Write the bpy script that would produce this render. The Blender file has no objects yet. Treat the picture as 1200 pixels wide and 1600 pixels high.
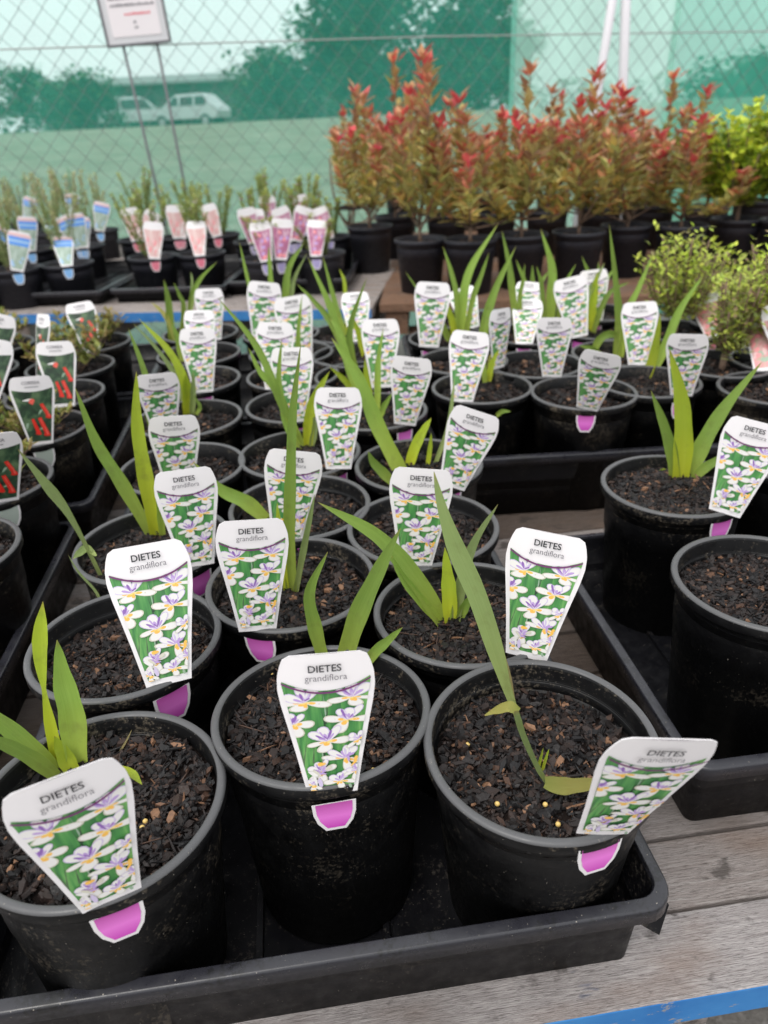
import bpy, math, random
from mathutils import Vector, Matrix, noise
R = math.radians
sc = bpy.context.scene
COL = sc.collection

# ------------------------------------------------------------------ camera
F_PX, PITCH, ROLL, EYE = 1130.0, R(28.3), R(-2.8), 1.39      # photo is 1200 x 1600
_fw = Vector((0, math.cos(PITCH), -math.sin(PITCH)))
_rt = Vector((1, 0, 0)); _up = _rt.cross(_fw)
CA = _rt*math.cos(ROLL) + _up*math.sin(ROLL)
CB = -_rt*math.sin(ROLL) + _up*math.cos(ROLL)
CAM = Vector((0, 0, EYE))
cd = bpy.data.cameras.new('camera'); cam = bpy.data.objects.new('camera', cd); COL.objects.link(cam)
m = Matrix((CA, CB, -_fw)).transposed().to_4x4(); m.translation = CAM
cam.matrix_world = m
cd.sensor_fit = 'VERTICAL'; cd.sensor_height = 36; cd.lens = F_PX/1600*36
cd.clip_start = 0.02; cd.clip_end = 400
cd.dof.use_dof = True; cd.dof.focus_distance = 0.66; cd.dof.aperture_fstop = 5.8; cd.dof.aperture_blades = 0
sc.camera = cam

# ------------------------------------------------------------------ world, sun, exposure
w = bpy.data.worlds.new('World'); sc.world = w; w.use_nodes = True
nt = w.node_tree; bg = nt.nodes['Background']
sky = nt.nodes.new('ShaderNodeTexSky'); sky.sky_type = 'NISHITA'; sky.sun_disc = False
SUN_EL, SUN_AZ = R(58), R(215)
sky.sun_elevation = SUN_EL; sky.sun_rotation = SUN_AZ
sky.dust_density = 5.0; sky.air_density = 1.0; sky.ozone_density = 1.0
hs = nt.nodes.new('ShaderNodeHueSaturation'); hs.inputs['Saturation'].default_value = 0.22
nt.links.new(sky.outputs[0], hs.inputs['Color'])
cl = nt.nodes.new('ShaderNodeMix'); cl.data_type = 'RGBA'; cl.inputs[0].default_value = 0.72      # even overcast layer
cl.inputs[7].default_value = (9.2, 9.4, 9.6, 1)
nt.links.new(hs.outputs[0], cl.inputs[6]); nt.links.new(cl.outputs[2], bg.inputs['Color'])
bg.inputs['Strength'].default_value = 0.13
sd = bpy.data.lights.new('sun', 'SUN'); sd.energy = 1.0; sd.angle = R(28); sd.color = (1.0, 0.96, 0.9)
sun = bpy.data.objects.new('sun', sd); COL.objects.link(sun)
# sun_rotation 0 = +Y, clockwise seen from above
sdir = Vector((math.sin(SUN_AZ)*math.cos(SUN_EL), math.cos(SUN_AZ)*math.cos(SUN_EL), math.sin(SUN_EL)))
sun.rotation_euler = sdir.to_track_quat('Z', 'Y').to_euler()
vs = sc.view_settings; vs.view_transform = 'Standard'; vs.look = 'None'; vs.exposure = 0.40; vs.gamma = 1

# ------------------------------------------------------------------ geometry helpers
BZ, LZ, RZ, PH = 0.703, 0.808, 0.922, 0.215       # front bench top, tray lip, pot rim heights
B2, RZ2 = 0.81, 1.0                     # rear benches top, pot rims on them

def ray(u, v):
    return _fw + CA*((u-600)/F_PX) - CB*((v-800)/F_PX)
def atz(u, v, z):
    d = ray(u, v); return CAM + d*((z-EYE)/d.z)
def aty(u, v, y):
    d = ray(u, v); return CAM + d*(y/d.y)
def depth(p): return (Vector(p)-CAM).dot(_fw)

class MB:
    def __init__(s): s.v=[]; s.f=[]; s.mi=[]; s.uv=[]; s.col=[]; s.hasuv=False; s.hascol=False
    def add(s, vs, fs, mi=0, uvs=None, col=None):
        o=len(s.v); s.v += [tuple(p) for p in vs]
        for f in fs: s.f.append(tuple(o+i for i in f)); s.mi.append(mi)
        s.uv += uvs if uvs else [(0,0)]*len(vs)
        s.col += [col if col else (1,1,1,1)]*len(vs)
        if uvs: s.hasuv=True
        if col: s.hascol=True
    def box(s, x0,x1,y0,y1,z0,z1, mi=0, fm=None):
        vs=[(x,y,z) for z in (z0,z1) for y in (y0,y1) for x in (x0,x1)]
        fs=[(0,2,3,1),(4,5,7,6),(0,1,5,4),(2,6,7,3),(0,4,6,2),(1,3,7,5)]
        o=len(s.v); s.v+=vs; s.uv+=[(0,0)]*8; s.col+=[(1,1,1,1)]*8
        for i,f in enumerate(fs):
            s.f.append(tuple(o+k for k in f)); s.mi.append(fm.get(i,mi) if fm else mi)
    def tube(s, pts, rads, n=8, mi=0, col=None, cap=True):
        pts=[Vector(p) for p in pts]; rings=[]
        for i,p in enumerate(pts):
            t=(pts[min(i+1,len(pts)-1)]-pts[max(i-1,0)]).normalized()
            a=t.orthogonal().normalized() if i==0 else (a-t*a.dot(t)).normalized()
            b=t.cross(a); r=rads[i] if hasattr(rads,'__len__') else rads
            rings.append([p+a*(r*math.cos(2*math.pi*k/n))+b*(r*math.sin(2*math.pi*k/n)) for k in range(n)])
        vs=[q for rg in rings for q in rg]; fs=[]
        for i in range(len(pts)-1):
            for k in range(n):
                fs.append((i*n+k, i*n+(k+1)%n, (i+1)*n+(k+1)%n, (i+1)*n+k))
        if cap: fs.append(tuple(range(n-1,-1,-1))); fs.append(tuple((len(pts)-1)*n+k for k in range(n)))
        s.add(vs,fs,mi,None,col)
    def lathe(s, prof, n=48, mi=None, cap0=True, cap1=False):
        vs=[(r*math.cos(2*math.pi*k/n), r*math.sin(2*math.pi*k/n), z) for r,z in prof for k in range(n)]
        o=len(s.v); s.v+=vs; s.uv+=[(0,0)]*len(vs); s.col+=[(1,1,1,1)]*len(vs)
        for i in range(len(prof)-1):
            for k in range(n):
                s.f.append((o+i*n+k, o+i*n+(k+1)%n, o+(i+1)*n+(k+1)%n, o+(i+1)*n+k)); s.mi.append(mi[i] if mi else 0)
        if cap0: s.f.append(tuple(o+k for k in range(n-1,-1,-1))); s.mi.append(mi[0] if mi else 0)
        if cap1: s.f.append(tuple(o+(len(prof)-1)*n+k for k in range(n))); s.mi.append(mi[-1] if mi else 0)
    def mesh(s, name, mats, smooth=False):
        me=bpy.data.meshes.new(name); me.from_pydata(s.v,[],s.f)
        for mt in (mats if isinstance(mats,(list,tuple)) else [mats]): me.materials.append(mt)
        me.polygons.foreach_set('material_index', s.mi)
        if smooth: me.polygons.foreach_set('use_smooth',[True]*len(s.f))
        if s.hasuv:
            uvl=me.uv_layers.new(name='UVMap')
            for l in me.loops: uvl.data[l.index].uv=s.uv[l.vertex_index]
        if s.hascol:
            ca=me.color_attributes.new('Col','FLOAT_COLOR','POINT')
            for i,c in enumerate(s.col): ca.data[i].color=c
        me.update(); return me

def link(name, data, parent=None, mw=None):
    o=bpy.data.objects.new(name, data); COL.objects.link(o)
    if parent: o.parent=parent
    if mw is not None: o.matrix_local=mw
    return o
def tag(o, label, cat, group=None):
    o['label']=label; o['category']=cat
    if group: o['group']=group
    return o
def thing(name, label, cat, loc=(0,0,0), rz=0, group=None):
    o=link(name, None); o.location=loc; o.rotation_euler=(0,0,rz); o.empty_display_size=0.05
    return tag(o,label,cat,group)
def local(parent, p):
    # world point -> coordinates of a thing that only has location + z rotation
    q=Vector(p)-parent.location; return Matrix.Rotation(-parent.rotation_euler.z,3,'Z')@q
def struct(name, me):
    o=link(name,me); o['kind']='structure'; return o

# ------------------------------------------------------------------ materials
def mat(name, col=(.5,.5,.5), rough=.5, spec=.5, metal=0):
    m=bpy.data.materials.new(name); m.use_nodes=True
    b=m.node_tree.nodes['Principled BSDF']
    b.inputs['Base Color'].default_value=(*col,1); b.inputs['Roughness'].default_value=rough
    b.inputs['Specular IOR Level'].default_value=spec; b.inputs['Metallic'].default_value=metal
    return m
def N(m,t,**k):
    n=m.node_tree.nodes.new(t)
    for a,b in k.items(): setattr(n,a,b)
    return n
def L(m,a,b): m.node_tree.links.new(a,b)
def ramp(m, fac, stops):
    r=N(m,'ShaderNodeValToRGB'); el=r.color_ramp.elements
    while len(el)<len(stops): el.new(0.5)
    for e,(p,c) in zip(el,stops): e.position=p; e.color=(*c,1) if len(c)==3 else c
    L(m,fac,r.inputs[0]); return r.outputs[0]
def tnoise(m, scale, detail=3, rough=.5, vec=None, vscale=None, dist=0):
    n=N(m,'ShaderNodeTexNoise'); n.inputs['Scale'].default_value=scale; n.inputs['Detail'].default_value=detail
    n.inputs['Roughness'].default_value=rough; n.inputs['Distortion'].default_value=dist
    if vec is None:
        tc=N(m,'ShaderNodeTexCoord'); vec=tc.outputs['Object']
    if vscale:
        mp=N(m,'ShaderNodeMapping'); mp.inputs['Scale'].default_value=vscale; L(m,vec,mp.inputs[0]); vec=mp.outputs[0]
    L(m,vec,n.inputs['Vector']); return n.outputs[0]
def bump(m, h, strength=.3, dist=.001):
    b=N(m,'ShaderNodeBump'); b.inputs['Strength'].default_value=strength; b.inputs['Distance'].default_value=dist
    L(m,h,b.inputs['Height']); L(m,b.outputs[0],m.node_tree.nodes['Principled BSDF'].inputs['Normal']); return b
def mixc(m, fac, a, b, mode='MIX'):
    x=N(m,'ShaderNodeMix',data_type='RGBA',blend_type=mode)
    if isinstance(fac,(int,float)): x.inputs[0].default_value=fac
    else: L(m,fac,x.inputs[0])
    for s,i in ((a,6),(b,7)):
        if isinstance(s,tuple): x.inputs[i].default_value=(*s,1)
        else: L(m,s,x.inputs[i])
    return x.outputs[2]
def objvec(m, amount=10.0):
    # object coordinates shifted by a random amount for each object
    tc=N(m,'ShaderNodeTexCoord'); oi=N(m,'ShaderNodeObjectInfo')
    mul=N(m,'ShaderNodeMath',operation='MULTIPLY'); mul.inputs[1].default_value=amount; L(m,oi.outputs['Random'],mul.inputs[0])
    ad=N(m,'ShaderNodeVectorMath',operation='ADD'); L(m,tc.outputs['Object'],ad.inputs[0]); L(m,mul.outputs[0],ad.inputs[1])
    return ad.outputs[0]
def BS(m): return m.node_tree.nodes['Principled BSDF']

def plastic(name, base, rough, dirt=(.085,.07,.055), amount=.60, spec=.5):
    m=mat(name, base, rough, .5); v=objvec(m)
    specks=tnoise(m, 240, 4, .65, v); patch=tnoise(m, 14, 3, .6, v)
    mu=N(m,'ShaderNodeMath',operation='MULTIPLY'); L(m,specks,mu.inputs[0]); L(m,patch,mu.inputs[1])
    f=ramp(m, mu.outputs[0], [(amount*.55,(0,0,0)),(amount*.72,(.8,.8,.8))])
    film=ramp(m, tnoise(m,30,4,.6,v,(1,1,.25)), [(.45,(0,0,0)),(.85,(.10,.10,.10))])
    c=mixc(m, film, base, tuple(min(1,x+.03) for x in base)); c=mixc(m, f, c, dirt)
    dots=ramp(m, tnoise(m,520,1,.4,v), [(.76,(0,0,0)),(.79,(1,1,1))]); c=mixc(m, dots, c, (.30,.27,.23))
    L(m,c,BS(m).inputs['Base Color'])
    r=ramp(m, tnoise(m,60,3,.6,v), [(.3,(rough-.1,)*3),(.75,(rough+.22,)*3)])
    L(m,r,BS(m).inputs['Roughness'])
    bump(m, tnoise(m,90,3,.6,v), .12, .001)
    BS(m).inputs['Specular IOR Level'].default_value=spec
    return m
M_POT=plastic('pot_black_plastic',(.0042,.0042,.0048),.42,(.12,.10,.075),.54,.30)
M_LIP=plastic('pot_lip_scuff_and_sheen',(.085,.085,.088),.42,(.17,.16,.15),.66)  # light grey mixes scuffing with sky sheen painted into the colour
M_TRAY=plastic('tray_black_plastic',(.0045,.0045,.006),.40,(.08,.07,.06),.58,.28)
M_TLIP=plastic('tray_lip_plastic',(.020,.020,.026),.30,(.006,.006,.006),.50,.6)  # bluish grey base colour carries the lip's painted highlight
M_POT2=plastic('rear_pot_plastic',(.017,.017,.024),.5,(.10,.09,.08),.8)

def mulch_mat():
    m=mat('pine_bark',(.03,.02,.015),.75,.35)
    g=N(m,'ShaderNodeNewGeometry')
    c=ramp(m,g.outputs['Random Per Island'],[(0,(.006,.006,.007)),(.40,(.013,.011,.011)),(.68,(.026,.018,.016)),(.88,(.045,.027,.021)),(.95,(.10,.050,.030)),(.99,(.30,.16,.09))])
    v=objvec(m); n=tnoise(m,420,3,.6,v)
    c=mixc(m, ramp(m,n,[(.3,(.55,.55,.55)),(.7,(1,1,1))]), (.008,.006,.006), c)
    L(m,c,BS(m).inputs['Base Color']); 
    L(m,ramp(m,n,[(.3,(.38,)*3),(.7,(.8,)*3)]),BS(m).inputs['Roughness'])
    bump(m,n,.5,.0008); return m
M_BARK=mulch_mat()
M_SOIL=mat('dark_soil',(.014,.010,.009),.95,.1); bump(M_SOIL,tnoise(M_SOIL,300,4),.8,.002)
M_PELLET=mat('fertiliser_pellet',(.72,.50,.16),.35,.5)

def leaf_mat(name, base, tip, streak, trans=.35):
    m=mat(name,base,.42,.45); uv=N(m,'ShaderNodeUVMap'); sp=N(m,'ShaderNodeSeparateXYZ'); L(m,uv.outputs[0],sp.inputs[0])
    c=ramp(m,sp.outputs[1],[(0,base),(.45,tip),(.93,tip),(1,(.35,.25,.07))])
    st=tnoise(m,1,4,.7,uv.outputs[0],(60,1.0,1))
    c=mixc(m,ramp(m,st,[(.35,(0,0,0)),(.7,(.75,)*3)]),c,streak)
    bl=ramp(m,tnoise(m,55,3,.6,objvec(m)),[(.55,(0,0,0)),(.75,(.35,)*3)])
    c=mixc(m,bl,c,(.17,.17,.05))
    oi=N(m,'ShaderNodeObjectInfo'); h=N(m,'ShaderNodeHueSaturation')
    mr=N(m,'ShaderNodeMapRange'); mr.inputs[3].default_value=.75; mr.inputs[4].default_value=1.25
    L(m,oi.outputs['Random'],mr.inputs[0]); L(m,mr.outputs[0],h.inputs['Value']); L(m,c,h.inputs['Color'])
    L(m,h.outputs[0],BS(m).inputs['Base Color'])
    bump(m,st,.8,.0012)
    tr=N(m,'ShaderNodeBsdfTranslucent'); L(m,h.outputs[0],tr.inputs[0])
    mx=N(m,'ShaderNodeMixShader'); mx.inputs[0].default_value=trans
    out=m.node_tree.nodes['Material Output']
    L(m,BS(m).outputs[0],mx.inputs[1]); L(m,tr.outputs[0],mx.inputs[2]); L(m,mx.outputs[0],out.inputs[0])
    return m
M_LEAF={'g':leaf_mat('iris_leaf_green',(.44,.52,.07),(.22,.36,.055),(.34,.48,.10)),
 'y':leaf_mat('iris_leaf_yellow_green',(.60,.62,.03),(.36,.48,.035),(.48,.56,.05)),
 'd':leaf_mat('iris_leaf_grey_green',(.36,.42,.12),(.25,.34,.11),(.34,.43,.17)),
 'o':leaf_mat('iris_leaf_pale_dry',(.36,.40,.08),(.45,.40,.10),(.40,.42,.12)),
 't':leaf_mat('iris_leaf_straw',(.40,.33,.15),(.45,.38,.18),(.35,.28,.12))}

def vcol_mat(name, rough=.5, trans=.3):
    m=mat(name,(.1,.1,.1),rough,.35); at=N(m,'ShaderNodeVertexColor'); at.layer_name='Col'
    L(m,at.outputs[0],BS(m).inputs['Base Color'])
    if trans:
        tr=N(m,'ShaderNodeBsdfTranslucent'); L(m,at.outputs[0],tr.inputs[0])
        mx=N(m,'ShaderNodeMixShader'); mx.inputs[0].default_value=trans
        L(m,BS(m).outputs[0],mx.inputs[1]); L(m,tr.outputs[0],mx.inputs[2]); L(m,mx.outputs[0],m.node_tree.nodes['Material Output'].inputs[0])
    return m
M_FOL=vcol_mat('shrub_foliage'); M_STEM=mat('shrub_bark',(.20,.13,.09),.8)

def wood(name, c1, c2, c3, smear=None):
    m=mat(name,c1,.85,.2); v=objvec(m,7)
    g=tnoise(m,9,8,.75,v,(1.1,38,38),1.6); f=tnoise(m,70,6,.75,v,(1,22,22),.8); p=tnoise(m,5.5,3,.55,v,(1,2.2,1))
    c=ramp(m,g,[(.25,c2),(.5,c1),(.75,c3)])
    c=mixc(m,ramp(m,f,[(.38,(.85,)*3),(.50,(0,0,0))]),c,tuple(x*.35 for x in c2))
    c=mixc(m,ramp(m,p,[(.54,(0,0,0)),(.74,(.55,)*3)]),c,(.24,.15,.10))
    c=mixc(m,ramp(m,tnoise(m,3.1,4,.6,v,(1,1.5,1)),[(.36,(.5,)*3),(.50,(0,0,0))]),c,(.17,.15,.14))
    c=mixc(m,ramp(m,tnoise(m,23,4,.6,v,(1,1.6,1)),[(.60,(0,0,0)),(.68,(.7,)*3)]),c,(.06,.05,.045))
    if smear:
        s=tnoise(m,17,3,.7,v,(1,3,1)); s2=tnoise(m,3.2,1,.5,v)
        mu=N(m,'ShaderNodeMath',operation='MULTIPLY'); L(m,s,mu.inputs[0]); L(m,s2,mu.inputs[1])
        c=mixc(m,ramp(m,mu.outputs[0],[(.34,(0,0,0)),(.38,(.7,)*3)]),c,smear)
    L(m,c,BS(m).inputs['Base Color'])
    mm=N(m,'ShaderNodeMath',operation='ADD'); L(m,g,mm.inputs[0]); L(m,f,mm.inputs[1]); bump(m,mm.outputs[0],.8,.003)
    return m
M_WOOD=wood('weathered_grey_plank',(.38,.335,.315),(.22,.18,.16),(.54,.50,.475))
M_WOODF=wood('weathered_plank_paint_specks',(.47,.43,.42),(.27,.235,.225),(.68,.64,.62),(.08,.10,.16))
M_WOODB=wood('rusty_brown_plank',(.24,.135,.085),(.13,.07,.045),(.33,.22,.16))
M_WOODD=wood('shade_darkened_plank',(.15,.115,.095),(.07,.05,.042),(.24,.20,.18))  # shade between the trays, put into the wood colour
def blue_paint():
    m=mat('blue_pallet_paint',(.03,.16,.42),.6,.3); v=objvec(m,5)
    n=tnoise(m,45,5,.7,v,(1,1,2)); k=ramp(m,n,[(.60,(0,0,0)),(.66,(1,1,1))])
    c=mixc(m,ramp(m,tnoise(m,11,4,.6,v),[(.3,(0,0,0)),(.7,(1,1,1))]),(.02,.13,.38),(.05,.22,.50))
    c=mixc(m,k,c,(.30,.27,.24)); L(m,c,BS(m).inputs['Base Color']); bump(m,n,.3,.001); return m
M_BLUE=blue_paint()
M_GALV=mat('galvanised_steel',(.42,.42,.42),.45,.5,.6)
M_POLE=mat('pale_steel_pole',(.66,.64,.67),.45,.5,0)
M_DARKWIRE=mat('dull_wire',(.16,.17,.17),.5,.5,.5)

# ------------------------------------------------------------------ ground, field
def ground_z(x,y):
    t=max(0,min(1,(y-7)/23)); return (t*t*(3-2*t))*1.62 + .02*noise.noise(Vector((x*.3,y*.3,0)))*min(1,max(0,(y-6)/5))
g=MB(); xs=[-260,-120,-60,-30]+[-20+i*1.6 for i in range(26)]+[30,60,120,260]; ys=[-60,-20,-5]+[i*1.0 for i in range(0,40)]+[45,60,90,150,300]
vs_=[(x,y,ground_z(x,y)) for y in ys for x in xs]; nx=len(xs)
g.add(vs_,[(j*nx+i,j*nx+i+1,(j+1)*nx+i+1,(j+1)*nx+i) for j in range(len(ys)-1) for i in range(nx-1)])
M_GROUND=mat('gravel_and_field',(.2,.2,.18),.95,.1)
_tc=N(M_GROUND,'ShaderNodeTexCoord'); _sp=N(M_GROUND,'ShaderNodeSeparateXYZ'); L(M_GROUND,_tc.outputs['Object'],_sp.inputs[0])
_gr=ramp(M_GROUND,tnoise(M_GROUND,60,6,.7),[(.3,(.10,.095,.085)),(.6,(.24,.225,.21)),(.75,(.38,.36,.34))])
_fl=ramp(M_GROUND,tnoise(M_GROUND,2.2,5,.65,None,(.4,1,1)),[(.3,(.16,.17,.12)),(.55,(.24,.24,.18)),(.8,(.36,.34,.27))])
_mr=N(M_GROUND,'ShaderNodeMapRange'); _mr.inputs[1].default_value=5.6; _mr.inputs[2].default_value=6.4; L(M_GROUND,_sp.outputs[1],_mr.inputs[0])
L(M_GROUND,mixc(M_GROUND,_mr.outputs[0],_gr,_fl),BS(M_GROUND).inputs['Base Color'])
bump(M_GROUND,tnoise(M_GROUND,60,6,.7),.6,.01)
struct('ground', g.mesh('ground',M_GROUND,True))

# ------------------------------------------------------------------ benches
YAW=R(6.2)
EX=Vector((math.cos(YAW),math.sin(YAW),0)); EY=Vector((-math.sin(YAW),math.cos(YAW),0))
def bench(name,label,origin,yaw,x0,x1,widths,top,m_plank,m_front,blue,th=.02,seed=1,edge=.02,shaded=()):
    rnd=random.Random(seed)
    t=thing(name,label,'bench',(origin[0],origin[1],0),yaw,'pallet benches carrying the plant trays')
    y=0
    for i,wd in enumerate(widths):
        b=MB(); z1=top-(0 if i==0 else rnd.uniform(0,.0025)); b.box(x0,x1,y,y+wd-rnd.uniform(.003,.008),z1-(edge if i==0 else th),z1,0,{2:1} if i==0 else None)
        o=link('plank',b.mesh('plank',[m_front if i==0 else (M_WOODD if i in shaded else m_plank), blue if (i==0 and blue) else m_plank]),t)
        bv=o.modifiers.new('bevel','BEVEL'); bv.width=.0018; bv.segments=2; bv.limit_method='ANGLE'
        y+=wd
    n=max(2,int((x1-x0)/.5)+1)
    for i in range(n):
        b=MB(); x=x0+.02+(x1-x0-.12)*i/(n-1); b.box(x,x+.08,.012,y-.02,top-.115,top-.0265)
        link('bearer',b.mesh('bearer',m_plank),t)
    for xx in (x0+.1,(x0+x1)/2,x1-.2):
        for yy in (.06,y-.16):
            b=MB(); b.box(xx,xx+.09,yy,yy+.09,0,top-.118); link('leg',b.mesh('leg',m_plank),t)
    return t
rw=random.Random(5)
_q=atz(1060,1564,BZ); _bo=(_q.x-_q.x*EX.x, _q.y-_q.x*EX.y)
bench('pallet_bench','weathered grey front bench with bright blue edge, carrying all the iris trays',
   _bo,YAW,-1.75,1.75,[.080,.078,.090,.09,.085]+[.092+rw.uniform(-.006,.006) for _ in range(17)],BZ,M_WOOD,M_WOODF,M_BLUE,seed=3,edge=.038,shaded=(4,5,6,7,9,10,12,13,14,16))
bench('pallet_bench','rear grey plank bench with blue front edge, under the small tagged herb pots',
   (-.01,2.600),R(-8.2),-2.6,0,[.105]+[.10]*17,B2,M_WOOD,M_WOOD,M_BLUE,seed=4,edge=.036)
bench('pallet_bench','rear rusty brown plank bench without blue paint, under the red leaved shrubs',
   (.02,2.665),R(-4.5),0,2.4,[.105]+[.10]*18,B2,M_WOODB,M_WOODB,None,seed=6,edge=.03)

# ------------------------------------------------------------------ trays
def _off(u,v,right,yaw,back=0,z=None):
    q=atz(u,v,z or LZ); e=Vector((math.cos(yaw),math.sin(yaw),0)); f=Vector((-e.y,e.x,0)); q=q+e*right+f*back; return (q.x,q.y)
def rrect(x0,x1,y0,y1,r,z,n=6):
    o=[]
    for cx,cy,a in ((x1-r,y0+r,-90),(x1-r,y1-r,0),(x0+r,y1-r,90),(x0+r,y0+r,180)):
        for k in range(n+1):
            t=R(a+90*k/n); o.append((cx+r*math.cos(t),cy+r*math.sin(t),z))
    return o
def tray(label, fr, yaw, wd, dp, z0, h=.105, flap=False, r=.026):
    # fr = front right corner of the lip (world xy)
    t=thing('plant_tray',label,'tray',(fr[0],fr[1],z0),yaw,'black plastic nursery trays')
    b=MB(); loops=[]
    for ins,z in ((.022,0.0005),(.0185,h*.55),(.0155,h*.57),(.010,h-.017),(.009,h-.014),(0,h-.017),(0,h-.0035),(.0008,h-.001),(.0025,h),(.0105,h+.0012),(.0118,h+.0004),(.0125,h-.003),(.024,.006)):
        loops.append(rrect(-wd+ins,-ins,ins,dp-ins,max(.006,r-ins*.7),z))
    n=len(loops[0]); vs=[p for l in loops for p in l]; fs=[]
    fmi=[]
    for i in range(len(loops)-1):
        fmi+= [1 if 5<=i<=10 else 0]*n
        for k in range(n): fs.append((i*n+k,i*n+(k+1)%n,(i+1)*n+(k+1)%n,(i+1)*n+k))
    fs.append(tuple(range(n-1,-1,-1))); fs.append(tuple((len(loops)-1)*n+k for k in range(n)))
    b.add(vs,fs); b.mi=fmi+[0,0]
    o=link('tray_shell',b.mesh('tray_shell',[M_TRAY,M_TLIP],True),t)
    o.modifiers.new('ws','WEIGHTED_NORMAL')
    rb=MB()
    for i in range(1,int(wd/.1)):
        x=-wd+wd*i/int(wd/.1); rb.box(x-.003,x+.003,.04,dp-.04,.005,.012)
    link('floor_ribs',rb.mesh('floor_ribs',M_TRAY),t)
    if flap:
        f=MB(); f.add([(-.040,.006,h-.016),(-.002,.012,h-.016),(-.012,.002,h-.040),(-.040,.008,h-.016),(-.002,.014,h-.016),(-.012,.004,h-.040)],
            [(0,2,1),(3,4,5),(0,1,4,3),(1,2,5,4),(2,0,3,5)])
        link('torn_flap',f.mesh('torn_flap',M_TRAY),t)
    return t
_q=atz(1064,1416,LZ); FRC=(_q.x,_q.y)
tray('black tray in front holding the nearest iris pots, lip torn at its right corner',FRC,YAW,.60,.60,BZ,flap=True)
T2=(FRC[0]-.108*.625,FRC[1]+.994*.625)
tray('black tray of tagged iris pots directly behind the nearest tray',T2,YAW,.60,.60,BZ)
T3=(FRC[0]-.108*1.25,FRC[1]+.994*1.25)
tray('third black iris tray back, nearest the blue edged rear bench',T3,YAW,.60,.55,BZ)
tray('black tray at the right edge with one bare bark pot and one tagged iris',_off(1085,1212,.60,R(5.6),.004),R(5.6),.60,.47,BZ)
tray('black tray behind the gap at right, long lip facing the camera, full of tagged iris',_off(722,720,.60,R(1.2),0,BZ+.130),R(1.2),.60,.60,BZ,h=.130)
tray('black tray at the right edge holding the pink tagged shrubs',_off(722,720,1.23,R(1.2),0,BZ+.130),R(1.2),.60,.60,BZ,h=.130)
tray('rearmost black iris tray on the right, before the brown bench',(.69,1.79),R(1.2),.60,.46,BZ)
tray('rearmost black tray on the right edge, under the small bushy shrubs',(1.32,1.83),R(1.2),.60,.44,BZ)
tray('black tray at the left edge beside the nearest tray, holding the nearest red flower tag',_off(125,811,0,YAW,-.57),YAW,.60,.57,BZ)
tray('second black tray of red flower tags on the left, behind the gap',_off(143,787,0,YAW),YAW,.60,.60,BZ)
tray('rear black tray of red flower tags on the left, under the leafiest pots',_off(143,787,0,YAW,.63),YAW,.60,.50,BZ)
def rtray(label,pr,yaw,wd,dp,h=.055): tray(label,pr,yaw,wd,dp,B2,h,r=.02)
_p=atz(157,455,B2+.055); rtray('black tray of blue tagged pots on the rear bench at left',(_p.x,_p.y),R(-5),1.0,.75)
_p=atz(350,447,B2+.055); rtray('black tray of pink tagged white flowering pots on the rear bench',(_p.x,_p.y),R(-5),.46,.75)
_p=atz(545,435,B2+.055); rtray('black tray of purple tagged pots on the rear bench, beside the red shrubs',(_p.x,_p.y),R(-5),.50,.72)

# ------------------------------------------------------------------ pot, mulch
def pot_mesh(n, m1, m2, rib=True):
    prof=[(.0730,-PH),(.0765,-PH+.0006),(.0925,-.0145),(.0983,-.0140),(.0998,-.0120),(.1000,-.0025),(.0988,-.0004),(.0968,0),(.0938,-.0002),(.0926,-.0016)]
    mi=[0,0,0,0,0,1,1,1,1]
    z=-.0028
    if rib:
        for k in range(10):
            prof+= [(.0922,z-.0006),(.0916,z-.0012)]; mi+=[0,0]; z-=.0022
    prof+=[(.0912,-.03),(.089,-.07)]; mi+=[0,0]
    b=MB(); b.lathe(prof,n,mi,True,True); return b.mesh('pot',[m1,m2],True)
POT_N=pot_mesh(128,M_POT,M_LIP); POT_F=pot_mesh(56,M_POT,M_LIP,False); POT_B=pot_mesh(40,M_POT2,M_POT2,False)

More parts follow.
